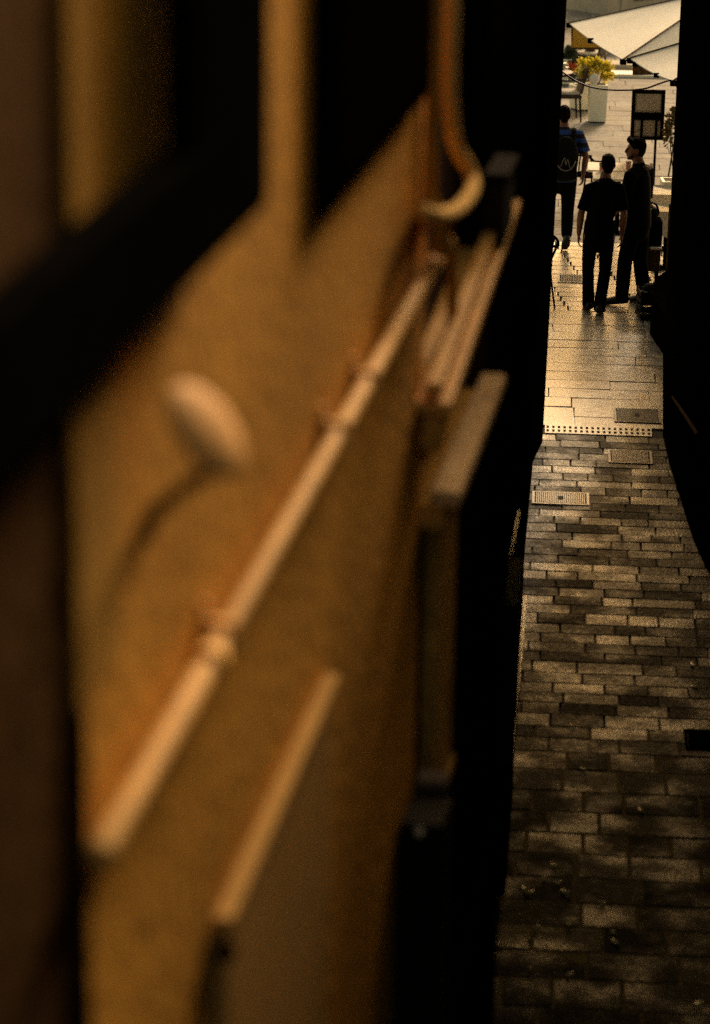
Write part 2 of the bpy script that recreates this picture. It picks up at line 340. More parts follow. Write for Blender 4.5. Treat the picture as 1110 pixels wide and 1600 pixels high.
while b < bend - .1:
    rh = random.uniform(.32, .36); a = -2 + random.uniform(0, 1.2)
    while a < 5.5:
        ln = random.uniform(.9, 1.5); stone(mb, a, a + ln, b, b + rh, .007, random.uniform(-.0015, .0015), .004); a += ln
    b += rh
bend = b
tag(mb.build('street_paving', 'slab'), kind='structure')
mb = MB(); b2 = fl(930, 384).dot(pv); k = 0
while b < b2:
    rh = .235; a = -3.0 + (b - bend) * -.16
    while a < 6:
        ln = .40; stone(mb, a, a + ln, b, b + rh, .012 if k % 2 else .009, random.uniform(-.0015, .0015), .005); a += ln + .012
    b += rh; k += 1
tag(mb.build('lane_paving', 'slab'), kind='structure')
mb = MB()
while b < 85:
    rh = random.uniform(.42, .52); a = -9 + random.uniform(0, 1)
    while a < 22:
        ln = random.uniform(.7, 1.3); stone(mb, a, a + ln, b, b + rh, .006, random.uniform(-.001, .001), .004); a += ln
    b += rh
tag(mb.build('plaza_paving', 'plaza'), kind='structure')

# ------------------------------------------------------------------ near wall on the left (upper storey in the light)
T_END = 7.42
wb = thing('plaster_house', W(4, 0, 0), 'ochre plastered house wall close on the left, out of focus, with pipes along it', 'house')
o = wb.location
tv = wl(150, 600, .02)[0]
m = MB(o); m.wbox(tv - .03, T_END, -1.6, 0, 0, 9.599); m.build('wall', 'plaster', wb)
m = MB(o); m.wbox(-3, tv - .031, -1.6, -.004, 6.62, 9.599); m.build('upper_wall', 'dimplaster', wb)
m = MB(o); m.wbox(-3, tv - .031, -1.6, -.006, 0, 6.619); m.build('lower_wall', 'shadeplaster', wb)
m = MB(o); m.wbox(-3, 10.2, -1.9, .30, 9.6, 9.72); m.build('eave', 'darkwood', wb)
m = MB(o); m.wbox(-3, 10.3, -1.9, .30, 9.721, 10.0); m.build('roof', 'brownwall', wb)
ba = thing('dark_house', W(9, 0, 0), 'dark brown rendered house front between the ochre wall and the black far wall', 'house')
o = ba.location
m = MB(o); m.wbox(T_END, 10.15, -1.6, -.05, 0, 9.599); m.build('wall', 'brownwall', ba)
m = MB(o); m.wbox(8.5, 10.1, -.05, .02, 2.6, 4.45); m.wbox(8.55, 10.05, -.05, .04, 0.1, 2.5); m.build('shutter', 'darkwood', ba)
m = MB(o); m.wbox(8.75, 10.0, -.05, .03, 5.35 - .5, 6.9); m.build('window', 'iron', ba)

# black bracket beam
bm_ = thing('iron_bracket', W(3.9, 0, 6.3), 'thick black bracket beam with an upright, slanting over the ochre wall at upper left', 'bracket')
o = bm_.location
BO0, BO1 = .036, .095
zt_b = (wl(0, 440, BO0)[1] + wl(250, 232, BO0)[1]) / 2; zb_b = (wl(0, 785, BO1)[1] + wl(410, 312, BO1)[1]) / 2; te_b = wl(424, 200, BO1)[0]
m = MB(o); m.wbox(2.2, te_b - .05, BO0, BO1, zb_b, zt_b); m.build('beam', 'iron', bm_, bevel=.006)
m = MB(o); m.wbox(wl(252, 100, BO0)[0], te_b, BO0 + .003, BO1 - .003, zb_b + .003, 7.9); m.build('post', 'iron', bm_, bevel=.006)
m = MB(o); m.wbox(te_b - .5, te_b - .42, 0, BO0, zb_b + .05, zb_b + .13); m.build('fixing', 'iron', bm_)
# dark window shutter with a slanting lower edge in view
sh = thing('window_shutter', W(6, 0, 6.8), 'black louvred window shutter hanging on the ochre wall beside the bracket upright', 'shutter')
o = sh.location; ts, zs = wl(485, 330); te, _ = wl(648, 100)
m = MB(o); m.wbox(ts, te, .005, .045, zs, 8.0); m.build('frame', 'darkwood', sh, bevel=.006)
m = MB(o)
for i in range(22):
    z = zs + .08 + i * .065; m.hexa([W(t, q, zz) for zz, q0, q1 in ((z, .046, .058), (z + .05, .046, .050)) for t, q in ((ts + .08, q0), (ts + .08, q1), (te - .08, q1), (te - .08, q0))])
m.build('slats', 'darkwood', sh)

# flat trunking running down at the far left
_, zlo = wl(140, 1095, .01); tva = wl(118, 700, .009)[0]; tvb = wl(188, 500, .009)[0]
dp = thing('cable_trunking', W(tva, 0, zlo), 'broad flat ochre trunking running down the left wall behind the black beam', 'trunking')
o = dp.location
m = MB(o); m.wbox(tva, tvb, .001, .010, zlo, 9.5); m.build('cover', 'ochre', dp, bevel=.003)
for z in (5.95, 7.6):
    m = MB(o); m.wbox(tva - .012, tvb + .012, .0005, .013, z - .02, z + .02); m.build('clamp', 'ochre', dp, bevel=.003)
m = MB(o); m.tube([W(tva + .01, -.004, 4.4), W(tva + .01, -.004, zlo - .01)], .02, 16); m.build('lower_pipe', 'brownwall', dp, True)
# pale oval knob; its dark arm follows the line of its cast shadow
tk, zk = wl(322, 672, .13)
kn = thing('wall_ornament', W(tk, 0, zk), 'pale oval knob on a short dark arm shaped like its shadow, glowing in front of the blurred ochre wall', 'knob')
o = kn.location
rm = Matrix.Rotation(-YAW, 3, 'Z') @ Matrix.Rotation(R(-33), 3, 'Y')
c = W(tk, .13, zk)
d_ = ray(322, 672).normalized(); s1 = (_u * math.cos(R(33)) - _r * math.sin(R(33))); s2 = s1.cross(d_).normalized()
pn = ((_r * math.cos(R(33)) + _u * math.sin(R(33))) * .86 - d_ * .5).normalized(); s2 = pn.cross(s1).normalized(); mm_ = Matrix((s2, pn, s1)).transposed()
m = MB(o); m.ball(c, (.076, .020, .080), 24, 14, mm_); m.build('knob', 'pale', kn, True)
def wq(x, y, q): t, z = wl(x, y, q); return W(t, q, z)
ae = wl(228, 822, .0)
m = MB(o); m.tube([wq(338, 728, .12), wq(305, 748, .10), wq(262, 782, .05), wq(230, 820, .0)], [.012, .011, .011, .014], 12); m.build('arm', 'brownwall', kn, True)  # dark brown tube laid along the knob's cast shadow
m = MB(o); m.tube([W(ae[0], .0, ae[1]), W(ae[0], .010, ae[1])], .024, 16, round_ends=False); m.build('back_plate', 'brownwall', kn)

# long horizontal conduit
zc1 = wl(420, 860, .04)[1]; ta = wl(158, 1335, .04)[0]; tb = wl(688, 395, .04)[0]; tj = wl(328, 1025, .04)[0]
za1 = wl(158, 1335, .04)[1]; zb1 = wl(688, 395, .04)[1]
def cz(t): return za1 + (zb1 - za1) * (t - ta) / (tb - ta)
cp = thing('conduit', W(ta, 0, za1), 'long peach painted pipe running horizontally along the ochre wall', 'pipe')
o = cp.location
m = MB(o); m.tube([W(ta, .04, cz(ta)), W(tj - .02, .04, cz(tj - .02))], .0205, 18); m.build('pipe', 'peach', cp, True)
m = MB(o); m.tube([W(tj + .02, .04, cz(tj)), W(tb, .04, cz(tb))], .0205, 18); m.build('pipe', 'peach', cp, True)
m = MB(o); m.tube([W(tj - .035, .04, cz(tj)), W(tj + .035, .04, cz(tj))], .026, 18, round_ends=False); m.build('coupling', 'peach', cp, True)
m = MB(o); m.ball(W(tb + .06, .045, cz(tb) + .01), (.032, .032, .034)); m.build('end_cap', 'peach', cp, True)
for t in (ta + .9, tj + 1.4, wl(575, 560, .04)[0]):
    m = MB(o); m.wbox(t - .015, t + .015, 0, .064, cz(t) - .028, cz(t) + .028); m.wbox(t - .013, t + .013, 0, .012, cz(t) + .028, cz(t) + .06); m.build('clamp', 'peach', cp, bevel=.003)

# ribbed panel box with lit top edge
tA, zA = wl(370, 1458, .05); tB, zB = wl(536, 1045, .05); zt = (zA + zB) / 2
rp = thing('ribbed_cabinet', W(tA, 0, zt - 1.3), 'shallow beige ribbed cabinet on the wall below the peach pipe', 'cabinet')
o = rp.location
m = MB(o); m.wbox(tA + .02, tB - .01, 0, .024, zt - 1.3, zt - .02)
n = 46
for i in range(n):
    t = tA + .03 + (tB - tA - .06) * i / n; m.wbox(t, t + .014, .024, .030, zt - 1.29, zt - .03)
m.build('ribbed_face', 'ribbed', rp)
m = MB(o); m.wbox(tA, tB + .01, .004, .042, zt - .019, zt + .006); m.build('top_ledge', 'ribbed', rp, bevel=.006)
tl, zl = wl(370, 1502, .06); m = MB(o); m.ball(W(tl + .03, .034, zl), .02); m.build('latch', 'iron', rp, True)

# pipes and junction near the end of the plaster wall
th0 = wl(712, 120, .05)
hk = thing('bent_pipe', W(7.9, 0, 5.4), 'ochre pipe coming down and hooking round like a swan neck at the wall end', 'pipe')
o = hk.location
base = W(7.9, .05, 0)
def curve(P, n=6):
    P = [Vector(p) for p in P]; out = []
    for i in range(len(P) - 1):
        p0 = P[max(i - 1, 0)]; p1 = P[i]; p2 = P[i + 1]; p3 = P[min(i + 2, len(P) - 1)]
        for k in range(n):
            t = k / n; out.append(.5 * ((2 * p1) + (p2 - p0) * t + (2 * p0 - 5 * p1 + 4 * p2 - p3) * t * t + (3 * p1 - p0 - 3 * p2 + p3) * t ** 3))
    return out + [P[-1]]
m = MB(o); m.tube([V(*wq(708, 240, .06)) + V(0, 0, 1.9)] + curve([wq(705, 40, .06), wq(703, 150, .06), wq(712, 225, .07), wq(735, 268, .10), wq(738, 297, .12), wq(715, 328, .12), wq(685, 338, .10), wq(662, 332, .07)]), .022, 14); m.build('pipe', 'tan', hk, True)
m = MB(o); m.tube([wq(662, 332, .07), wq(668, 330, -.03)], .022, 14); m.build('elbow', 'tan', hk, True)
m = MB(o); p = wq(690, 362, .06); m.tube([p + V(0, 0, .05), p - V(0, 0, .05)], [.03, .026], 14); m.build('socket', 'ochre', hk, True)
sp = thing('service_pipe', wq(708, 505, .03), 'thin ochre upright pipe in the corner below the hooked pipe', 'pipe')
o = sp.location
m = MB(o); m.tube([wq(708, 505, .03), wq(706, 392, .03)], .017, 12); m.build('pipe', 'ochre', sp, True)
m = MB(o); p = wq(708, 510, .03); m.tube([p - V(0, 0, .03), p + V(0, 0, .01)], .024, 12); m.build('foot_socket', 'ochre', sp, True)
up = thing('corner_pipe', wq(672, 335, .02), 'slim ochre upright pipe left of the hooked pipe at the wall end', 'pipe')
o = up.location; p = wq(672, 325, .025)
m = MB(o); m.tube([p, p + V(0, 0, 2.4)], .02, 12); m.build('pipe', 'ochre', up, True)
m = MB(o); m.tube([p - V(0, 0, .02), p + V(0, 0, .02)], .027, 12); m.build('foot_socket', 'ochre', up, True)
jb = thing('junction_box', wq(760, 330, 0), 'dusty grey junction box under the dark window at the pipe hook', 'box')
o = jb.location; TJ = 8.75; jo0, jz1 = tp(742, 278, TJ); jo1, jz0 = tp(786, 395, TJ)
m = MB(o); m.wbox(TJ, TJ + .35, jo0 - .02, jo1, jz0, jz1); m.build('body', 'grey_box', jb, bevel=.012)
m = MB(o); m.wbox(TJ - .02, TJ + .37, jo0 - .03, jo1 + .012, jz1 + .001, jz1 + .02); m.build('lid', 'grey_box', jb, bevel=.006)

# moulded cornice and worn sill, both catching light
tc0, zc0 = wl(694, 640, .08); tc1, zc1_ = wl(806, 305, .08)
zcm = (zc0 + zc1_) / 2
co = thing('moulded_cornice', W(tc0, 0, zcm), 'peach moulded ledge of several ridges above the worn sill', 'ledge')
o = co.location
m = MB(o); m.hexa([W(t, q, z + dz) for dz in (0.0, .045) for t, q, z in ((tc0, .025, zc0 + .03), (tc0, .07, zc0 + .03), (tc1, .07, zc1_), (tc1, .025, zc1_))]); m.build('upper_ridge', 'peach', co, bevel=.008)
m = MB(o); m.hexa([W(t, q, z + dz) for dz in (-.05, -.012) for t, q, z in ((tc0, -.05, zc0 + .03), (tc0, .10, zc0 + .03), (tc1, .10, zc1_), (tc1, -.05, zc1_))]); m.build('lower_ridge', 'peach', co, bevel=.008)
m = MB(o); m.wbox(tc0 - .02, tc0 + .12, .02, .08, zc0 - .12, zc0 - .03); m.build('end_corbel', 'strip', co, bevel=.01)
s0, sz0 = wl(700, 787, .08); s1_, sz1 = wl(776, 565, .08); szm = (sz0 + sz1) / 2
si = thing('window_sill', W(s0, 0, szm), 'worn pale stone sill jutting below the moulded ledge', 'sill')
o = si.location
m = MB(o); m.wbox(s0, s1_, .03, .115, szm - .05, szm); m.build('slab', 'sill', si, bevel=.012)
m = MB(o); m.wbox(s0 + .03, s1_ - .03, -.05, .07, szm - .13, szm - .051); m.build('under_moulding', 'strip', si, bevel=.01)
# lit strip below the sill
st = thing('stone_pilaster', W(8.1, 0, 3.8), 'narrow ochre stone strip under the sill with a dark groove beside it', 'pilaster')
o = st.location; zlow = wl(700, 1195, .0)[1]
m = MB(o); m.wbox(7.95, 8.50, -.05, .0, zlow, szm - .135); m.build('shaft', 'strip', st, bevel=.01)
m = MB(o); m.wbox(7.92, 8.53, -.05, .012, zlow - .06, zlow - .002); m.build('foot', 'strip', st, bevel=.01)
# black post with grey cap
bx = thing('capped_post', W(7.3, 0, 3.2), 'black metal box post with a grey cap and one pale rivet', 'post')
o = bx.location
tb_ = wl(622, 1310, .01)[0]; oR, zB_ = tp(692, 1290, tb_)
m = MB(o); tcp = wl(650, 1236, .015)[0]; zC0 = tp(696, 1240, tcp)[1]; m.hexa([W(t, q, 2.0) for t, q in ((tb_, .01), (tb_, oR), (tcp, oR - .01), (tcp, .01))] + [W(t, q, z) for t, q, z in ((tb_, .01, zB_), (tb_, oR, zB_), (tcp, oR - .01, zC0 - .01), (tcp, .01, zC0 - .01))]); m.build('body', 'gloss_black', bx, bevel=.008)
tcp = wl(650, 1236, .015)[0]; oC, zC0 = tp(696, 1240, tcp); zC1 = tp(690, 1222, tcp)[1]
m = MB(o); m.wbox(tcp + .006, tcp + .11, .02, oC - .006, zB_ - .3, zC0 - .002); m.build('neck', 'gloss_black', bx, bevel=.004)
m = MB(o); m.wbox(tcp, tcp + .09, .015, oC, zC0, zC1); m.build('cap', 'cap', bx, bevel=.006)
oV, zV = tp(656, 1300, tb_ - .004)
m = MB(o); m.ball(W(tb_ - .004, oV, zV), .014); m.build('rivet', 'china', bx, True)

# ------------------------------------------------------------------ far left dark house
lf = thing('tall_house', (LB[1].x, LB[1].y, 0), 'tall black silhouetted house on the left, its corner framing the alley mouth', 'house')
o = lf.location; y0 = 10.0; y1 = LB[1].y
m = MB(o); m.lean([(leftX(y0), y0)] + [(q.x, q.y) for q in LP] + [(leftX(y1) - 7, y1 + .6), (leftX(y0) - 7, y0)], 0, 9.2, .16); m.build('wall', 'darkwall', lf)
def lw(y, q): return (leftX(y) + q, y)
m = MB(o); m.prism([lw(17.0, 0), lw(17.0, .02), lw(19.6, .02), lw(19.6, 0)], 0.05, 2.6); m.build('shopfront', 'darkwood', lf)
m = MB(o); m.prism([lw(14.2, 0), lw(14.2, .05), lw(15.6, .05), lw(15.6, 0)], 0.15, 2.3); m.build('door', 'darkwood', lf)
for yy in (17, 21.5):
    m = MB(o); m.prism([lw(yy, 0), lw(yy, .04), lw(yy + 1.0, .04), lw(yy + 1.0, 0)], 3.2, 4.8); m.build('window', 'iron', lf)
# kerb strips
m = MB(); p0 = fl(818, 938); p1 = fl(795, 1205)
kb = MB(); n = 9
for i in range(n):
    q0 = p1.lerp(p0, i / n); q1 = p1.lerp(p0, (i + .985) / n)
    kb.hexa([V(q.x + dx, q.y, z) for z in (-.02, .045) for q, dx in ((q0, -.012), (q0, .030), (q1, .030), (q1, -.012))])
tag(kb.build('kerb_strip', 'yellowline', bevel=.003), 'thin bright ochre edging strip along the foot of the left wall', 'kerb')
p0 = fl(788, 1215); p1 = fl(776, 1425); kb = MB(); n = 6
for i in range(n):
    q0 = p1.lerp(p0, i / n); q1 = p1.lerp(p0, (i + .98) / n)
    kb.hexa([V(q.x + dx, q.y, z) for z in (-.02, .05) for q, dx in ((q0, -.05), (q0, .02), (q1, .02), (q1, -.05))])
tag(kb.build('kerb_stones', 'brownkerb', bevel=.006), 'wider brownish kerb stones continuing the edging strip towards the camera', 'kerb')
# black cabinet with a steel rail above it, on the left wall
YB = 11.6
c0 = atY(786, 945, YB); c1 = atY(786, 1195, YB)
ub = thing('utility_cabinet', (c0.x, YB, c1.z), 'long black utility cabinet hanging against the left wall above the kerb strip', 'cabinet')
o = ub.location; ww = 40 / F * YB * 1.07
m = MB(o); m.prism([(c0.x - .25, YB), (c0.x + ww * .62, YB), (c0.x + ww * .62 + .06, YB + .7), (c0.x - .2, YB + .7)], c1.z, c0.z); m.build('body', 'gloss_black', ub, bevel=.01)
m = MB(o); m.box((c0.x + .03, YB - .004, (c0.z + c1.z) / 2), (.03, .01, .12)); m.build('handle', 'gloss_black', ub)
ra = atY(786, 932, YB + .1); rb = atY(811, 800, YB + 1.6)
rl = thing('steel_rail', ra, 'slim blue-grey steel rail glinting above the black utility cabinet', 'rail')
m = MB(ra); m.tube([ra, rb], .011, 12); m.build('rail', 'steel', rl, True)
for q in (ra, rb):
    m = MB(ra); m.tube([q, q + V(-.22, .05, -.01)], .012, 8); m.build('bracket', 'iron', rl, True)

# ------------------------------------------------------------------ right dark house
rk = [fl(1110, 900), fl(1080, 850), fl(1045, 722), fl(1036, 680), fl(1036, 556)]
rx = [(3.06 * .933, 11.0), (rk[0].x, rk[0].y), (rk[1].x + .03, rk[1].y), (rk[2].x, rk[2].y), (rk[3].x, rk[3].y), (rk[4].x, rk[4].y)]
rh_ = thing('corner_house', (rk[4].x, rk[4].y, 0), 'tall black silhouetted house on the right, edge of the bright gap', 'house')
o = rh_.location
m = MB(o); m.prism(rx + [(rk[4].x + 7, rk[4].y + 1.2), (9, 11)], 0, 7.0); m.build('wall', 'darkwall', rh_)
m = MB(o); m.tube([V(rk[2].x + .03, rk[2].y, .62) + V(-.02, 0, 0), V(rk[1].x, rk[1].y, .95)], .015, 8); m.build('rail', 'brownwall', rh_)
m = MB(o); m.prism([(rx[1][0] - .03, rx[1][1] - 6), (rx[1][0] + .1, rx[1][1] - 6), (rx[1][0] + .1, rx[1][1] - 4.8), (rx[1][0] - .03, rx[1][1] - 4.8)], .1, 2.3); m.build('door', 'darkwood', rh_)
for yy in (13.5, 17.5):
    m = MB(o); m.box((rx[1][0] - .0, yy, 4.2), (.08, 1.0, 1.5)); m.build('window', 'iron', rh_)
# unseen storey added across the alley to block light into the passage
br = thing('shade_bridge', (2, 18, 5.75), 'unseen dark storey added over the alley to block its light', 'blocker')
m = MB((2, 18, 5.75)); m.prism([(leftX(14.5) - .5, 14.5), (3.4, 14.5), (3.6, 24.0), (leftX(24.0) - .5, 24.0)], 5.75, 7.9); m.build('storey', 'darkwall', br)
m = MB((2, 18, 5.75)); m.prism([(2.75, 14.6), (4.4, 14.6), (4.4, 16.4), (2.75, 16.4)], 7.901, 9.4); m.build('shade_stack', 'darkwall', br)  # unseen block added to keep sun off the lower near wall
m = MB((2, 18, 5.75)); m.prism([(leftX(22.9) - .5, 22.9), (3.5, 22.9), (3.55, 23.95), (leftX(23.95) - .5, 23.95)], 4.45, 5.749); m.build('shade_beam', 'darkwall', br)
# unseen house beside the camera, added to block light from the right
lo_ = thing('shade_house', (6, 3, 0), 'unseen dark house on the right, added to block light from the alley', 'house')
m = MB((6, 3, 0)); m.prism([(1.0, -8), (1.1, 1), (2.6, 10.99), (9, 10.99), (9, -8)], 0, 8.0); m.build('wall', 'darkwall', lo_)
m = MB((6, 3, 0)); m.prism([(0.95, -8), (1.05, 1), (2.55, 10.98), (9, 10.98), (9, -8)], 8.001, 8.12); m.build('roof', 'brownwall', lo_)

# ------------------------------------------------------------------ drain and covers
dr = thing('drain_channel', pu * DRa.dot(pu) + pv * bd0, 'pale steel drain channel with two rows of square holes across the alley', 'drain')
o = dr.location; a0 = leftX(DRa.y) - .05; a0 = V(a0, DRa.y, 0).dot(pu); a1 = DRb.dot(pu)
def pbox(mb, a0, a1, b0, b1, z0, z1): mb.hexa([pu * a + pv * b + V(0, 0, z) for z in (z0, z1) for a, b in ((a0, b0), (a1, b0), (a1, b1), (a0, b1))])
m = MB(o); nh = 19; pit = (a1 - a0) / nh; bb = bd1 - bd0
rows_ = [(bd0, bd0 + bb * .14), (bd0 + bb * .43, bd0 + bb * .57), (bd0 + bb * .86, bd1)]
for r0, r1 in rows_: pbox(m, a0, a1, r0, r1, -.012, .008)
for h0, h1 in ((rows_[0][1], rows_[1][0]), (rows_[1][1], rows_[2][0])):
    for i in range(nh + 1):
        q = a0 + i * pit; pbox(m, max(a0, q - pit * .27), min(a1, q + pit * .27), h0, h1, -.012, .008)
m.build('grating', 'galv', dr)
m = MB(o); pbox(m, a0, a1, bd0, bd1, -.018, -.0135); m.build('channel_bed', 'void', dr)
def cover(pts, label, fm, pm, ribs, hole=True, along=True):
    P = [fl(*q) for q in pts]; a0 = min(q.dot(pu) for q in P); a1 = max(q.dot(pu) for q in P); b0 = min(q.dot(pv) for q in P); b1 = max(q.dot(pv) for q in P)
    c = pu * (a0 + a1) / 2 + pv * (b0 + b1) / 2
    e = thing('manhole_cover', c, label, 'manhole cover')
    m = MB(c); w_ = .022; z = .012
    for q in ((a0, a1, b0, b0 + w_), (a0, a1, b1 - w_, b1), (a0, a0 + w_, b0 + w_, b1 - w_), (a1 - w_, a1, b0 + w_, b1 - w_)): pbox(m, *q, -.02, z)
    m.build('frame', fm, e)
    m = MB(c); pbox(m, a0 + w_ + .004, a1 - w_ - .004, b0 + w_ + .004, b1 - w_ - .004, -.02, z - .004)
    m.build('plate', 'void' if pm != 'iron' else 'iron', e); m = MB(c)
    for i in range(ribs):
        if along: q = a0 + w_ + .01 + (a1 - a0 - 2 * w_ - .02) * (i + .25) / ribs; pbox(m, q, q + (a1 - a0) / ribs * .45, b0 + w_ + .012, b1 - w_ - .012, z - .004, z)
        else: q = b0 + w_ + .01 + (b1 - b0 - 2 * w_ - .02) * (i + .25) / ribs; pbox(m, a0 + w_ + .012, a1 - w_ - .012, q, q + (b1 - b0) / ribs * .45, z - .004, z)
    rb_ = m.build('ribs', pm, e); rb_['kind'] = 'stuff'
    if hole:
        m = MB(c); k = (a1 - a0) * .05; pbox(m, (a0 + a1) / 2 - k, (a0 + a1) / 2 + k, (b0 + b1) / 2 - .05, (b0 + b1) / 2 + .05, z - .003, z + .002); m.build('lift_hole', 'void', e)
    return e
cover([(959, 641), (1031, 641), (964, 660)], 'grey ribbed manhole cover just beyond the drain channel by the right wall', 'castiron', 'dullsteel', 34)
cover([(950, 706), (1018, 706), (954, 724)], 'dark iron grid cover among the stones just this side of the drain', 'castiron', 'castiron', 9, False, False)
cover([(832, 771), (920, 772), (921, 791)], 'bright pale steel manhole cover against the left side of the alley', 'galv', 'galv', 26)
cover([(872, 431), (912, 431), (886, 442)], 'small pale patterned cover in the slabs left of the walking man', 'galv', 'dullsteel', 12, False)
cover([(1068, 1143), (1125, 1143), (1072, 1172)], 'nearly black iron cover in the dark near paving on the right', 'iron', 'iron', 10, False)

# ------------------------------------------------------------------ fallen petals
pet = [(866, 1354), (851, 1373), (871, 1381), (828, 1397), (820, 1392), (884, 1396), (887, 1404), (838, 1451), (889, 1446), (781, 1477), (958, 1459), (961, 1474), (829, 1515), (825, 1467), (912, 1204), (896, 1137), (1082, 1040), (1085, 1075), (944, 1098), (1090, 1571), (942, 1413), (1001, 1268), (890, 1525)]
proto = None
for i, q in enumerate(pet):
    p = fl(*q)
    if proto is None:
        m = MB(); n = 10; vs = []
        for z in (0, .003):
            vs += [((.030 if abs(math.cos(2 * math.pi * k / n)) > .5 else .026) * math.cos(2 * math.pi * k / n), .016 * math.sin(2 * math.pi * k / n), z + .010 * math.cos(2 * math.pi * k / n) ** 2) for k in range(n)]
        m.add(vs, [tuple(range(n - 1, -1, -1)), tuple(range(n, 2 * n))] + [(k, (k + 1) % n, n + (k + 1) % n, n + k) for k in range(n)])
        ob = m.build('fallen_petal', 'petal', None, True); proto = ob
        tag(ob, 'small pale yellow petal fallen on the dark alley stones', 'petal', 'petals scattered on the dark paving')
    else:
        ob = proto.copy(); col.objects.link(ob)
    s = random.uniform(.6, 1.2); ob.scale = (s, s, 1); ob.location = (p.x, p.y, .008); ob.rotation_euler = (0, 0, random.uniform(0, 6.28))

# ------------------------------------------------------------------ people
def hand(mb, wr, d, side, nrm, s=1.0, curl=.5):
    """palm plus five bent fingers; side points to the thumb"""
    d = Vector(d).normalized(); nrm = Vector(nrm); nrm = (nrm - d * nrm.dot(d)).normalized(); side = Vector(side); side = (side - d * side.dot(d) - nrm * side.dot(nrm)).normalized()
    mb.tube([wr, wr + d * .045 * s, wr + d * .095 * s], [(.026 * s, .017 * s), (.040 * s, .016 * s), (.041 * s, .013 * s)], 12, side)
    for k, (off, ln) in enumerate(((.030, .074), (.010, .082), (-.011, .077), (-.031, .060))):
        b = wr + d * .092 * s + side * off * s; c = curl * (1 + .18 * k)
        p1 = b + (d * math.cos(c * .4) + nrm * math.sin(c * .4)) * ln * .45 * s; p2 = p1 + (d * math.cos(c) + nrm * math.sin(c)) * ln * .3 * s; p3 = p2 + (d * math.cos(c * 1.5) + nrm * math.sin(c * 1.5)) * ln * .25 * s
        mb.tube([b - d * .012, p1, p2, p3], [.0095 * s, .0090 * s, .0085 * s, .0075 * s], 8)
    b = wr + d * .03 * s + side * .03 * s; p1 = b + (side * .5 + d * .8 + nrm * .3).normalized() * .038 * s; p2 = p1 + (side * .15 + d * .9 + nrm * .3).normalized() * .032 * s
    mb.tube([b - side * .012, p1, p2], [.014 * s, .0105 * s, .009 * s], 8)
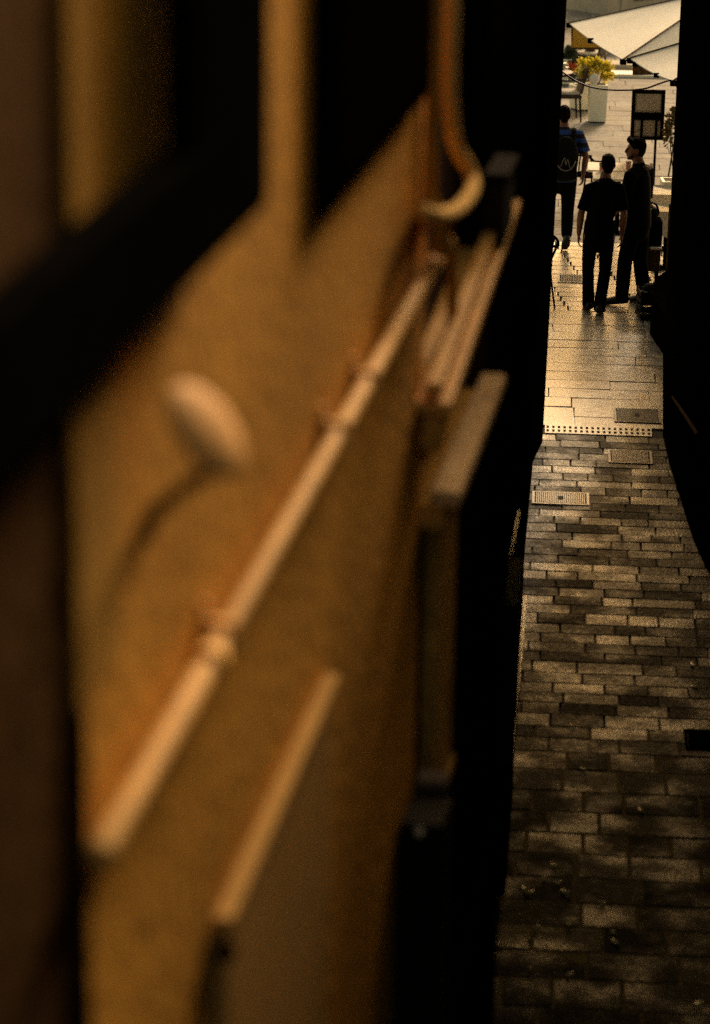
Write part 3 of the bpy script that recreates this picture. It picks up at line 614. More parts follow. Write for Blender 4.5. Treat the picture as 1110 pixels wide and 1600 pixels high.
def person(name, label, loc, rz, sc, K, mats, headm=None, hair='short'):
    e = thing(name, loc, label, 'person', rz=rz)
    S = lambda p: Vector(p) * sc
    hx = Vector(K.get('head', (0, .0, 0)))              # shift of the head
    cx = Vector(K.get('chest', (0, 0, 0)))
    b = MB(); sl = K.get('slim', 1.0)
    # trunk and neck
    tr = [((0, 0, .88), (.155, .11)), ((0, 0, 1.06), (.135, .10)), (V(0, .01, 1.30) + cx, (.16, .115)), (V(0, 0, 1.43) + cx, (.15, .095)), (V(0, -.005, 1.50) + cx, (.07, .065)), (V(0, .008, 1.585) + (cx + hx) / 2 + cx * .2, (.056, .058))]
    b.tube([S(p) for p, _ in tr], [(q[0] * sc * (sl if q[0] > .1 else 1), q[1] * sc) for _, q in tr], 18, (1, 0, 0))
    for sgn, A in ((-1, K['armL']), (1, K['armR'])):
        sh_, el, wr = [Vector(p) for p in A[:3]]
        b.tube([S(V(sgn * .06, 0, 1.455) + cx), S(sh_)], [.062 * sc * sl, .055 * sc * sl], 12)
        b.tube([S(sh_), S(sh_.lerp(el, .5)), S(el), S(el.lerp(wr, .35)), S(wr)], [.054 * sc * sl, .046 * sc * sl, .040 * sc, .041 * sc, .027 * sc], 12)
        hd = A[3]; hand(b, S(wr), hd[0], hd[1], hd[2], sc, hd[3])
    for sgn, Lg in ((-1, K['legL']), (1, K['legR'])):
        hp, kn_, an, toe = [Vector(p) for p in Lg]
        b.tube([S(hp), S(hp.lerp(kn_, .5)), S(kn_), S(kn_.lerp(an, .35)), S(an)], [.092 * sc, .078 * sc, .056 * sc, .056 * sc, .038 * sc], 12)
        b.tube([S(an + V(0, 0, -.01)), S(an.lerp(toe, .5)), S(toe)], [.036 * sc, .034 * sc, .028 * sc], 10)
    # head with face
    hm = headm or Matrix.Identity(3); hc = V(0, .015, 1.685) + cx + hx
    T = lambda p: S(hc + hm @ Vector(p))
    b.ball(S(hc) + hm @ (V(0, -.008, .012) * sc), (.074 * sc, .094 * sc, .098 * sc), 20, 14, hm)
    b.ball(T((0, .022, -.062)), (.058 * sc, .070 * sc, .062 * sc), 16, 12, hm)
    b.ball(T((0, .062, -.098)), (.027 * sc, .024 * sc, .020 * sc), 12, 8, hm)              # chin
    b.tube([T((0, .082, .012)), T((0, .100, -.014)), T((0, .108, -.034)), T((0, .090, -.042))], [.010 * sc, .012 * sc, .014 * sc, .013 * sc], 10)
    for s_ in (-1, 1):
        b.tube([T((s_ * .012, .084, .026)), T((s_ * .045, .074, .024))], [.009 * sc, .008 * sc], 8)   # brows
        b.ball(T((s_ * .074, -.012, -.012)), (.010 * sc, .019 * sc, .031 * sc), 10, 8, hm)           # ears
    b.tube([T((-.020, .086, -.064)), T((0, .092, -.061)), T((.020, .086, -.064))], .0075 * sc, 8); b.tube([T((-.017, .084, -.074)), T((0, .090, -.076)), T((.017, .084, -.074))], .008 * sc, 8)
    body = remesh(b, 'body', mats['skin'], e, .0075, 3)
    for s_ in (-1, 1):
        q = MB(); q.ball(T((s_ * .030, .079, .006)), .0105 * sc, 10, 8); q.build('eye', 'iron', e, True)
    h = MB()
    if hair == 'short':
        h.ball(S(hc) + hm @ (V(0, -.018, .030) * sc), (.080 * sc, .096 * sc, .090 * sc), 20, 14, hm)
        h.ball(S(hc) + hm @ (V(0, -.045, -.005) * sc), (.074 * sc, .064 * sc, .078 * sc), 16, 12, hm)
        h.tube([T((0, -.07, -.02)), T((0, -.062, -.075))], [(.055 * sc, .03 * sc), (.045 * sc, .02 * sc)], 12, hm @ V(1, 0, 0))
        if K.get('quiff'):
            for k in range(9):
                x = (k - 4) * .015; h.ball(T((x, .055 + .022 * math.cos(x * 20) - .004 * (k % 2), .088 + .008 * (k % 3))), .026 * sc, 10, 8)
            for k in range(26):
                a = random.uniform(0, 6.28); r_ = random.uniform(.02, .075); h.ball(T((r_ * math.cos(a), -.015 + r_ * 1.1 * math.sin(a), .112 - r_ * r_ * 6)), .018 * sc, 8, 6)
            h.tube([T((-.06, .035, -.07)), T((-.03, .066, -.098)), T((0, .076, -.106)), T((.03, .066, -.098)), T((.06, .035, -.07))], .013 * sc, 8)  # beard
        else:
            for k in range(30):
                a = random.uniform(0, 6.28); r_ = random.uniform(.0, .07); h.ball(T((r_ * math.cos(a), -.018 + r_ * 1.15 * math.sin(a), .112 - r_ * r_ * 7)), .014 * sc, 8, 6)
    else:                                               # longer gathered hair
        h.ball(S(hc) + hm @ (V(0, -.02, .025) * sc), (.088 * sc, .103 * sc, .098 * sc), 20, 14, hm)
        h.tube([T((0, -.06, .0)), T((0, -.085, -.07)), T((0, -.07, -.13))], [(.075 * sc, .05 * sc), (.07 * sc, .045 * sc), (.04 * sc, .03 * sc)], 12, hm @ V(1, 0, 0))
    remesh(h, 'hair', mats['hair'], e, .008, 2)
    # shirt
    t = MB(); hem = K.get('hem', .80)
    rr = [((0, 0, hem), (.195, .14)), ((0, 0, .95), (.190, .14)), ((0, 0, 1.08), (.178, .128)), (V(0, .01, 1.28) + cx, (.190, .138)), (V(0, 0, 1.39) + cx, (.178, .118)), (V(0, -.003, 1.462) + cx, (.120, .092)), (V(0, .0, 1.515) + cx, (.070, .070))]
    sl = K.get('slim', 1.0); t.tube([S(p) for p, _ in rr], [(q[0] * sc * sl, q[1] * sc) for _, q in rr], 22, (1, 0, 0), False)
    fr = K.get('sleeve', .62)
    for sgn, A in ((-1, K['armL']), (1, K['armR'])):
        sh_, el, wr = [Vector(p) for p in A[:3]]
        pts = [V(sgn * .07, 0, 1.445) + cx, sh_, sh_.lerp(el, .45)]; rd = [.078 * sl, .072 * sl, .072 * sl]
        if fr <= 1: pts.append(sh_.lerp(el, fr)); rd.append(.076 * sl)
        else: pts += [el, el.lerp(wr, fr - 1)]; rd += [.064, .050]
        t.tube([S(p) for p in pts], [q * sc for q in rd], 14, None, False)
    t.tube([S(V(0, .0, 1.50) + cx), S(V(0, .004, 1.545) + cx + hx * .3)], [.074 * sc, .066 * sc], 16, None, False)
    remesh(t, K.get('top', 'shirt'), mats['shirt'], e, .011, 4)
    # trousers
    t = MB(); t.tube([S((0, 0, .80)), S((0, 0, .90)), S((0, 0, 1.03))], [(.165 * sc, .125 * sc), (.178 * sc, .132 * sc), (.168 * sc, .125 * sc)], 18, (1, 0, 0))
    for Lg in (K['legL'], K['legR']):
        hp, kn_, an, toe = [Vector(p) for p in Lg]; lk = K.get('leglen', 1.0)
        if lk > .6:
            ae = kn_.lerp(an, lk)
            t.tube([S(hp), S(hp.lerp(kn_, .5)), S(kn_), S(kn_.lerp(an, .5 * lk)), S(ae)], [.106 * sc * sl, .095 * sc * sl, .080 * sc * sl, .078 * sc * sl, .070 * sc], 14)
        else: t.tube([S(hp), S(hp.lerp(kn_, .75))], [.112 * sc, .108 * sc], 14)
    remesh(t, K.get('bottom', 'trousers'), mats['trousers'], e, .011, 4)
    for Lg in (K['legL'], K['legR']):
        hp, kn_, an, toe = [Vector(p) for p in Lg]; f = (toe - an); f.normalize(); heel = an + (an - toe).normalized() * .055
        dn = K.get('up', V(0, 0, 1)); q = MB()
        q.tube([S(heel + V(0, 0, -.012)), S(an + V(0, 0, -.012)), S(an.lerp(toe, .55) + V(0, 0, .0)), S(toe + V(0, 0, .004))], [(.040 * sc, .040 * sc), (.046 * sc, .050 * sc), (.050 * sc, .036 * sc), (.042 * sc, .026 * sc)], 14, f.cross(V(0, 0, 1)))
        q.tube([S(an), S(an + (kn_ - an).normalized() * .05)], [.046 * sc, .048 * sc], 12)
        sh0 = remesh(q, 'shoe', mats.get('shoe', 'shoe'), e, .008, 2)
        q = MB(); n_ = f.cross(f.cross(V(0, 0, 1))).normalized(); n_ = n_ if n_.z < 0 else -n_
        q.tube([S(heel + n_ * .045), S(an.lerp(toe, .5) + n_ * .040), S(toe + n_ * .026)], [(.042 * sc, .014 * sc), (.052 * sc, .012 * sc), (.042 * sc, .010 * sc)], 14, f.cross(V(0, 0, 1))); q.build('sole', 'sole', sh0, True)
    return e
DOWN = (0, 0, -1)
# 1 walking man, back to us, black polo
pm1 = fl(931, 489)
man1 = person('person', 'man in black short sleeved shirt and dark trousers walking away, seen from behind', (pm1.x, pm1.y, 0), -.06, 1.0, dict(
    chest=(.045, 0, 0), head=(.025, 0, 0),
    armL=((-.132, 0, 1.412), (-.210, -.03, 1.13), (-.222, .05, .89), ((-.02, .12, -1), (0, 1, 0), (1, 0, 0), .5)),
    armR=((.215, 0, 1.425), (.265, -.03, 1.14), (.255, .06, .90), ((0, .12, -1), (0, 1, 0), (-1, 0, 0), .5)), slim=.86,
    legL=((-.09, 0, .90), (-.105, .05, .49), (-.085, .05, .085), (-.11, .22, .035)),
    legR=((.09, 0, .90), (.085, .02, .48), (.035, -.10, .085), (.055, .07, .035)),
    sleeve=.85, hem=.80), dict(skin='skin', hair='hair', shirt='black_cloth', trousers='navy_cloth'))
# 2 standing man in profile
pm2 = fl(990, 477)
man2 = person('person', 'bearded man with curly dark hair in black, standing and looking left', (pm2.x, pm2.y, 0), R(62), 1.06, dict(
    chest=(0, .01, 0), head=(0, .03, 0), quiff=True,
    armL=((-.205, .02, 1.43), (-.225, .06, 1.15), (-.15, .25, .96), ((.5, .8, -.45), (.2, .5, .8), (.8, -.2, 0), .6)),
    armR=((.205, .0, 1.43), (.25, .0, 1.15), (.16, .22, 1.06), ((-.7, .6, -.1), (0, .3, .9), (-.3, -.9, 0), .6)),
    legL=((-.09, 0, .90), (-.10, .08, .49), (-.10, .10, .085), (-.12, .29, .035)),
    legR=((.09, 0, .90), (.10, -.01, .49), (.10, -.08, .085), (.14, .09, .035)),
    sleeve=1.35, hem=.84, top='sweatshirt'), dict(skin='skin', hair='hair', shirt='black_cloth', trousers='navy_cloth'),
    headm=Matrix.Rotation(R(24), 3, 'Z'))
q = MB(); q.tube([V(x, -.075 - .035 * math.cos(x * 12), 1.52 - .02 * math.cos(x * 14)) * 1.06 for x in (-.09, -.05, 0, .05, .09)], .022, 10)
q.build('hood', 'brownwood', man2, True)
# 3 man in blue striped shirt, walking off to the left, cut by the wall
pb = fl(874, 388)
man3 = person('person', 'man in blue and black striped shirt with backpack walking into the square', (pb.x, pb.y, 0), R(4), .99, dict(
    armL=((-.20, 0, 1.43), (-.26, .06, 1.16), (-.24, .20, .98), ((0, .5, -.8), (0, .8, .5), (1, 0, 0), .5)),
    armR=((.20, 0, 1.43), (.285, -.05, 1.17), (.27, .02, .94), ((-.02, .2, -1), (0, 1, 0), (-1, 0, 0), .6)),
    legL=((-.09, 0, .90), (-.15, .24, .53), (-.20, .26, .085), (-.21, .46, .035)),
    legR=((.09, 0, .90), (.085, -.02, .48), (.055, -.22, .16), (.05, -.09, .035)),
    sleeve=.80, hem=.86, leglen=.82), dict(skin='skin', hair='hair', shirt=M['blue_stripe'], trousers='navy_cloth'))
bk = thing('backpack', (pb.x, pb.y, 0), 'black backpack with pale curved piping on the back of the striped shirt man', 'backpack', rz=R(4))
q = MB(); q.ball((0, -.21, 1.17), (.17, .09, .27), 20, 14); q.box((0, -.19, 1.02), (.30, .13, .22)); remesh(q, 'bag', 'nylon', bk, .012, 5)
q = MB(); q.tube([V(.125 * math.cos(a), -.285 - .02 * math.sin(-a), 1.20 + .17 * math.sin(a)) for a in [math.pi * k / 10 for k in range(12, 20)]], .006, 8); q.build('piping', 'piping', bk, True)
q = MB(); q.tube(curve([V(-.06, -.296, 1.08), V(-.02, -.303, 1.19), V(.0, -.304, 1.10), V(.02, -.303, 1.17), V(.05, -.297, 1.07)]), .004, 6); q.build('cord', 'piping', bk, True)
for s_ in (-1, 1):
    q = MB(); q.tube(curve([(s_ * .10, -.15, 1.36), (s_ * .115, -.09, 1.475), (s_ * .125, .02, 1.50), (s_ * .13, .13, 1.40), (s_ * .14, .15, 1.22), (s_ * .16, .06, 1.08), (s_ * .12, -.14, 1.04)]), [(.028, .009)] * 37, 8, (1, 0, 0)); q.build('strap', 'nylon', bk, True)
# 4 far pedestrian whose legs show at the top
pl = fl(941, 20)
person('person', 'far pedestrian with bare tanned legs at the top, seen by the monument', (pl.x, pl.y, 0), R(10), .98, dict(
    armL=((-.20, 0, 1.43), (-.25, -.02, 1.15), (-.24, .05, .90), ((0, .1, -1), (0, 1, 0), (1, 0, 0), .5)),
    armR=((.20, 0, 1.43), (.25, -.03, 1.15), (.24, .06, .91), ((0, .1, -1), (0, 1, 0), (-1, 0, 0), .5)),
    legL=((-.09, 0, .90), (-.085, .02, .49), (-.075, 0, .085), (-.09, .17, .035)),
    legR=((.09, 0, .90), (.085, .03, .49), (.075, .02, .085), (.09, .19, .035)), leglen=.3, bottom='shorts'),
    dict(skin='skin_dark', hair='hair', shirt='beige', trousers='brownwood'))

# ------------------------------------------------------------------ square: planters, plants, furniture
def planter(p, w, h, label, rz=0.0):
    e = thing('planter', (p.x, p.y, 0), label, 'planter', rz=rz)
    m = MB(); t0, b0 = w * .5, w * .46
    m.hexa([V(a * b0, b * b0, .02) for a, b in ((-1, -1), (1, -1), (1, 1), (-1, 1))] + [V(a * t0, b * t0, h - .03) for a, b in ((-1, -1), (1, -1), (1, 1), (-1, 1))])
    m.build('box', 'white_paint', e, bevel=.008)
    m = MB(); r = .035
    for q in ((0, t0 - r / 2, w, r), (0, -t0 + r / 2, w, r), (t0 - r / 2, 0, r, w - 2 * r), (-t0 + r / 2, 0, r, w - 2 * r)): m.box((q[0], q[1], h - .015), (q[2], q[3], .028))
    m.build('rim', 'white_paint', e)
    m = MB(); m.box((0, 0, h - .025), (w - .08, w - .08, .02)); m.build('soil', 'soil', e)
    m = MB(); m.box((0, 0, .01), (w * .84, w * .84, .018)); m.build('foot', 'iron', e)
    return e
pp1 = fl(934, 193); pp1.y += .16
planter(pp1, .285, .60, 'tall white planter in front with a white globe on its rim', .02)
pp2 = fl(912, 174); pp2.y += .2
planter(pp2, .36, .40, 'lower white planter standing behind the tall one on the left', .35)
def leaves(name, m_leaf, c, rad, n, label, cat, size=.05, stems=8, base=None, up=False):
    e = thing(name, base, label, cat); m = MB(base); rnd = random.Random(len(label))
    cl = []
    for _ in range(16):
        a = rnd.uniform(0, 6.28); u = rnd.uniform(-.6, 1); r = math.sqrt(max(0, 1 - u * u)) * rnd.uniform(.5, .95)
        cl.append(Vector(c) + V(rad[0] * r * math.cos(a), rad[1] * r * math.sin(a), rad[2] * u * .8))
    for i in range(n):
        k = cl[i % len(cl)]; p = k + V(rnd.gauss(0, 1) * rad[0] * .15, rnd.gauss(0, 1) * rad[1] * .15, rnd.gauss(0, 1) * rad[2] * .15)
        dr_ = (p - Vector(c)); dr_ = (dr_.normalized() + V(rnd.uniform(-.7, .7), rnd.uniform(-.7, .7), rnd.uniform(-.2, .9))).normalized()
        sd_ = dr_.orthogonal().normalized(); sd_.rotate(Matrix.Rotation(rnd.uniform(0, 6.28), 3, dr_)); l = size * rnd.uniform(.7, 1.3); w_ = l * .33
        nm = dr_.cross(sd_) * l * .12
        m.add([p, p + dr_ * l * .5 + sd_ * w_ + nm, p + dr_ * l, p + dr_ * l * .5 - sd_ * w_ + nm], [(0, 1, 2), (0, 2, 3)])
    m.build('foliage', m_leaf, e)
    s = MB(base)
    for k in cl[:stems]: s.tube([Vector(base), Vector(base).lerp(k, .5) + V(rnd.uniform(-.03, .03), 0, .03), k], [.010, .007, .004], 6)
    s.build('stems', 'bark', e); return e
bc = atY(933, 111, pp1.y + .25)
leaves('yellow_shrub', 'leaf_y', bc, (.31, .27, .21), 1000, 'bright yellow green bushy shrub growing out of the tall white planter', 'shrub', .058, 12, V(pp1.x, pp1.y, .59))
bc2 = atY(908, 128, pp2.y)
leaves('dark_plant', 'leaf_d', V(pp2.x - .05, pp2.y, .62), (.17, .16, .22), 500, 'dull green plant in the lower white planter', 'plant', .06, 8, V(pp2.x, pp2.y, .39))
gp = atY(929, 131, pp1.y - .10)
gl = thing('globe_lamp', (gp.x, gp.y, .602), 'unlit white globe lamp sitting on the rim of the tall planter', 'lamp')
m = MB(gl.location); m.tube([V(gp.x, gp.y, .602), V(gp.x, gp.y, .745)], .04, 16, None, False); m.build('base', 'white_paint', gl)
m = MB(gl.location); m.ball((gp.x, gp.y, .695), .085, 24, 16); m.build('globe', 'globe', gl, True)
# bushy conifer-like plant at far left
pc = fl(893, 168); pc.y = 46.5; pc.x = atY(893, 100, 46.5).x
ptp = planter(V(pc.x, pc.y, 0), .34, .45, 'white planter at far left holding the dark upright plant', .1)
leaves('upright_plant', 'leaf_d', V(atY(889, 92, 46.5).x, pc.y, atY(889, 92, 46.5).z), (.14, .14, .17), 900, 'dark green upright bush left of the seated woman', 'plant', .075, 10, V(pc.x, pc.y, .44))
fb = atY(890, 107, 43.6)
leaves('flower_bunch', 'flower', fb, (.10, .09, .09), 160, 'small bunch of orange flowers beside the white cup', 'flowers', .05, 6, V(fb.x, fb.y, fb.z - .16))

# chairs
def wicker(loc, rz, label):
    e = thing('wicker_chair', loc, label, 'chair', rz=rz)
    m = MB(); m.box((0, 0, .40), (.46, .44, .06)); m.build('seat', 'wicker', e, bevel=.015)
    m = MB(); m.box((0, .01, .455), (.42, .40, .045)); m.build('cushion', 'cushion', e, bevel=.02)
    m = MB(); m.hexa([V(a * .22, -.20 + d, .44) for a, d in ((-1, -.03), (1, -.03), (1, .01), (-1, .01))] + [V(a * .25, -.29 + d, .86) for a, d in ((-1, -.03), (1, -.03), (1, .01), (-1, .01))]); m.build('backrest', 'wicker', e, bevel=.012)
    for s_ in (-1, 1):
        m = MB(); m.tube(curve([(s_ * .24, -.24, .68), (s_ * .26, 0, .66), (s_ * .25, .18, .64), (s_ * .24, .21, .45)]), .018, 8); m.build('armrest', 'wicker', e, True)
        for y in (-.19, .19):
            m = MB(); m.tube([(s_ * .20, y, .40), (s_ * .22, y * 1.15, .01)], [.018, .013], 8); m.build('leg', 'iron', e, True)
    return e
wc = fl(886, 190); 
wk = wicker((wc.x - .02, wc.y + .15, 0), R(95), 'dark brown wicker armchair at the left edge of the square')
def fan_chair():
    e = thing('fan_chair', (0, 0, 0), '', 'chair', 'black metal terrace chairs')
    m = MB(); m.tube([V(.21 * math.cos(a), .20 * math.sin(a), .45) for a in [2 * math.pi * k / 24 for k in range(25)]], .013, 8); m.box((0, 0, .447), (.36, .34, .012)); m.build('seat', 'iron', e)
    top = [V(.28 * math.cos(a), -.10 - .18 * math.sin(a), .68 + .20 * max(0, math.sin(a)) ** 1.2) for a in [math.pi * k / 14 for k in range(15)]]
    m = MB(); m.tube([V(.27, .2, .64)] + top + [V(-.27, .2, .64)], (.016), 8); m.build('top_rail', 'iron', e, True)
    for k in range(2, 13, 2):
        m = MB(); p = top[k]; m.tube(curve([V(p.x * .35, -.19, .455), V(p.x * .7, (p.y - .19) / 2 - .02, .6), p]), [(.016, .006)] * 13, 8, (1, 0, 0)); m.build('back_slat', 'iron', e, True)
    for s_ in (-1, 1):
        m = MB(); m.tube([V(s_ * .27, .2, .64), V(s_ * .2, .17, .45), V(s_ * .22, .22, .01)], .012, 8); m.build('leg', 'iron', e, True)
        m = MB(); m.tube([V(s_ * .17, -.16, .45), V(s_ * .21, -.24, .01)], .012, 8); m.build('leg', 'iron', e, True)
    return e
ch = fan_chair(); p = fl(918, 325); ch.location = (p.x, p.y, 0); ch.rotation_euler.z = R(-62); ch['label'] = 'black fan backed metal chair behind the striped shirt man, facing the white tables'
p = fl(1052, 310); copy_tree(ch, (p.x + .33, p.y + 1.2, 0), R(100), 'black metal chair at the right edge, its arm curving over the white cloth')
p = fl(850, 479); copy_tree(ch, (p.x - .165, p.y + .05, 0), R(20), 'black metal chair half hidden behind the left house corner')

# tables
def table(loc, w, d, label, rz=0.0, cloth=True):
    e = thing('cafe_table', loc, label, 'table', 'white topped terrace tables', rz)
    m = MB(); m.box((0, 0, .735), (w, d, .03)); m.build('top', 'cloth_white', e, bevel=.006)
    m = MB(); m.tube([(0, 0, .03), (0, 0, .72)], .03, 10, None, False); m.build('pedestal', 'iron', e)
    m = MB(); m.box((0, 0, .015), (.42, .06, .028), R(45)); m.box((0, 0, .0151), (.42, .06, .0275), R(-45)); m.build('foot', 'iron', e)
    if cloth:
        m = MB(); n = 40; vs = []
        per = []
        for k in range(n):
            t = k / n * 4; s_ = int(t); u = t - s_; cs = [(-1, -1), (1, -1), (1, 1), (-1, 1)]; a = cs[s_]; b = cs[(s_ + 1) % 4]; per.append((a[0] + (b[0] - a[0]) * u, a[1] + (b[1] - a[1]) * u))
        for z, g_ in ((.752, 1.0), (.70, 1.03), (.44, 1.05)):
            for k, (x, y) in enumerate(per):
                q = g_ + (.02 * math.sin(k * 2.2) if z < .6 else 0) + .012; vs.append((x * w / 2 * q, y * d / 2 * q, z - (.02 * math.sin(k * 1.3) if z < .6 else 0)))
        m.add(vs, [(r * n + k, r * n + (k + 1) % n, (r + 1) * n + (k + 1) % n, (r + 1) * n + k) for r in range(2) for k in range(n)] + [tuple(range(n))]); m.build('cloth', 'cloth_white', e, True)
    return e
tA1 = fl(956, 254, .75); tB1 = fl(956, 266.5, .75)
t1 = table(((tA1.x + tB1.x) / 2, (tA1.y + tB1.y) / 2, 0), .62, tA1.y - tB1.y, 'farther white table with pink glasses, seen between the two men', -.07, False)
tA2 = fl(960, 269.5, .75); tB2 = fl(960, 279.5, .75)
t2_ = table(((tA2.x + tB2.x) / 2 + .06, (tA2.y + tB2.y) / 2, 0), .66, tA2.y - tB2.y + .05, 'nearer white table directly behind the walking man head', -.07, False)
p = fl(1037, 297, .75); table((p.x + .06, p.y, 0), .5, .62, 'white clothed table at right behind the bearded man', -.1, True)
p = fl(1040, 322, .75); table((p.x + .02, p.y - .1, 0), .42, .5, 'low edge white clothed table by the menu board at right', -.1, True)
for i, (x, y) in enumerate(((940.5, 263), (982, 261))):
    p = fl(x, y + 4, .752); e = thing('candle_glass', (p.x, p.y, .7525), ['pink candle glass left on the farther white table', 'pink candle glass near the bearded man face'][i], 'glass', 'pink glasses on the white table')
    m = MB(); m.tube([(0, 0, 0), (0, 0, .10)], [.030, .036], 16, None, False); m.build('glass', 'glass_pink', e, True)
    m = MB(); m.tube([V(.036 * math.cos(a), .036 * math.sin(a), .10) for a in [2 * math.pi * k / 16 for k in range(17)]], .004, 6); m.build('rim', 'brownwood', e, True)
# table with cup at far left
p = fl(876, 112, .75); tt = V(p.x - .12, p.y, 0)
e = thing('side_table', tt, 'dark round table at far left carrying the white cup', 'table')
m = MB(); m.tube([(0, 0, .72), (0, 0, .75)], .33, 28, None, False); m.build('top', 'wicker', e)
m = MB(); m.tube([(0, 0, .02), (0, 0, .72)], .03, 10, None, False); m.build('pedestal', 'iron', e)
m = MB(); m.tube([(0, 0, 0), (0, 0, .02)], .2, 20, None, False); m.build('foot', 'iron', e)
p = fl(881, 106, .76); e = thing('coffee_cup', (p.x, p.y, .7515), 'white cup on its saucer on the dark table at far left', 'cup')
m = MB(); m.tube([(0, 0, 0), (0, 0, .006), (0, 0, .018)], [.05, .07, .085], 20, None, False); m.build('saucer', 'china', e, True)
m = MB(); m.tube([(0, 0, .018), (0, 0, .05), (0, 0, .085)], [.03, .045, .05], 18, None, False); m.build('cup', 'china', e, True)
m = MB(); m.tube([V(.045 + .025 * math.sin(a), 0, .052 - .022 * math.cos(a)) for a in [math.pi * k / 8 for k in range(9)]], .006, 8); m.build('handle', 'china', e, True)

# seated woman behind the shrub
ps = atY(922, 82, 47.2); zh = ps.z
woman = person('person', 'seated woman with auburn hair and dark green top behind the yellow shrub', (ps.x, ps.y, zh - 1.685 * .95), R(65), .95, dict(
    armL=((-.19, 0, 1.42), (-.26, .16, 1.22), (-.08, .20, 1.46), ((.3, -.2, .9), (1, 0, 0), (0, -1, 0), .8)),
    armR=((.19, 0, 1.42), (.25, .10, 1.16), (.10, .30, 1.10), ((-.3, .9, 0), (0, 0, 1), (0, 0, -1), .5)),
    legL=((-.09, 0, .92), (-.12, .44, .93), (-.12, .46, .50), (-.12, .64, .44)),
    legR=((.09, 0, .92), (.12, .44, .93), (.12, .46, .50), (.12, .64, .44)), sleeve=.6, hem=.86),
    dict(skin='skin', hair='hair_red', shirt='leaf_d', trousers='navy_cloth'), hair='long')
copy_tree(wk, (ps.x + .02, ps.y, 0), R(65), 'wicker armchair under the seated woman behind the yellow shrub')

# sign board on two posts
YS = 35.3
A_ = atY(988, 140, YS); B_ = atY(1040, 138, YS); Cc = atY(986, 218, YS); D_ = atY(1036, 217, YS)
sx = (A_.x + B_.x + Cc.x + D_.x) / 4; ztop = A_.z; zbot = Cc.z; hw = (B_.x - A_.x) / 2
sg = thing('notice_board', (sx, YS, 0), 'black framed grey notice board on thin posts beyond the bearded man', 'sign')
o = V(sx, YS, 0)
m = MB(); fw = .045; hh = ztop - zbot; zm = zbot + hh * .52
for q in ((0, ztop - fw / 2, 2 * hw, fw), (0, zbot + fw / 2, 2 * hw, fw), (-hw + fw / 2, (ztop + zbot) / 2, fw, hh - 2 * fw), (hw - fw / 2, (ztop + zbot) / 2, fw, hh - 2 * fw)): m.box((q[0], 0, q[1]), (q[2], .04, q[3]))
m.box((0, 0, zm - .03), (2 * hw - 2 * fw, .042, .10)); m.build('frame', 'iron', sg)
m = MB(); m.box((0, .005, (ztop + zbot) / 2), (2 * hw - 2 * fw, .015, hh - 2 * fw)); m.build('panel', 'board', sg)
m = MB(); m.box((0, -.008, zm + .02 + (ztop - fw - zm) / 2), (2 * hw - 2 * fw - .03, .008, ztop - fw - zm - .06)); m.build('notice', 'paper', sg)
for x in (-.075, .115):
    m = MB(); m.tube([(x, -.032 if x < 0 else -.034, zbot + .02 if x < 0 else .0), (x, -.033, zm - .02)], .017, 8, None, False); m.build('post', 'iron', sg)
m = MB(); m.box((.115, -.03, .01), (.3, .3, .02)); m.build('base_plate', 'iron', sg)
m = MB(); m.tube(curve([(-.17, -.022, zbot + .10), (-.10, -.022, zbot + .13), (-.06, -.024, zbot + .14)]), .004, 6); m.build('wire', 'iron', sg)

# parasols
def canopy(e, o, c0, side_dir, side, zc_, za_, cm='canvas'):
    pass
def parasol(c1, c2, side, rise, label, val_long):
    d = (c1 - c2); d.z = 0; ln = d.length; d.normalize(); n = V(d.y, -d.x, 0)          # n points right
    z = c2.z; cs = [c2, c2 + d * ln, c2 + d * ln + n * side, c2 + n * side]; cs = [V(q.x, q.y, z) for q in cs]
    ctr = sum(cs, V(0, 0, 0)) / 4; base = V(ctr.x, ctr.y, 0); ap = ctr + V(0, 0, rise)
    e = thing('parasol', base, label, 'parasol', 'cream parasols over the square')
    m = MB(base); th = V(0, 0, -.012); nn = 10
    for k in range(4):
        a_, b_ = cs[k], cs[(k + 1) % 4]
        def fp(u, v): return a_.lerp(b_, u).lerp(ap, v) + V(0, 0, -.085 * math.sin(math.pi * u) * (1 - v) * (.35 + v))
        g_ = [[fp(i / nn, j / nn) for i in range(nn + 1)] for j in range(nn + 1)]
        flat = [p for r in g_ for p in r]; w1 = nn + 1
        qs = [(j * w1 + i, j * w1 + i + 1, (j + 1) * w1 + i + 1, (j + 1) * w1 + i) for j in range(nn) for i in range(nn)]
        m.add(flat, [q[::-1] for q in qs]); m.add([p + th for p in flat], qs)
        m.add([g_[0][i] + t for i in range(w1) for t in (V(0, 0, 0), th)], [(2 * i, 2 * i + 1, 2 * i + 3, 2 * i + 2) for i in range(nn)])
    m.build('canopy', 'canvas', e, True)
    for q in cs:
        m = MB(base); m.tube([q + V(0, 0, .004), ap + V(0, 0, .006)], .012, 6); m.build('hip_seam', 'mottle', e)
        m = MB(base); m.box(q + V(0, 0, -.03), (.07, .07, .06), .1); m.build('corner_cap', 'iron', e)
    m = MB(base); m.tube([base + V(0, 0, .06), ap - V(0, 0, .02)], .03, 12, None, False); m.build('pole', 'iron', e)
    m = MB(base); m.box(base + V(0, 0, .03), (.7, .7, .06)); m.build('base', 'monument', e, bevel=.01)
    for q in cs:
        m = MB(base); m.tube([ap - V(0, 0, .45), q.lerp(ap, .45) - V(0, 0, .04)], .011, 6); m.build('strut', 'iron', e)
        m = MB(base); m.tube([ap - V(0, 0, .06), q - V(0, 0, .035)], .011, 6); m.build('rib', 'iron', e)
    return e, cs, d, n, base
zc2 = 2.35
c1 = fl(890, 36, zc2); c2 = fl(974, 93, zc2)
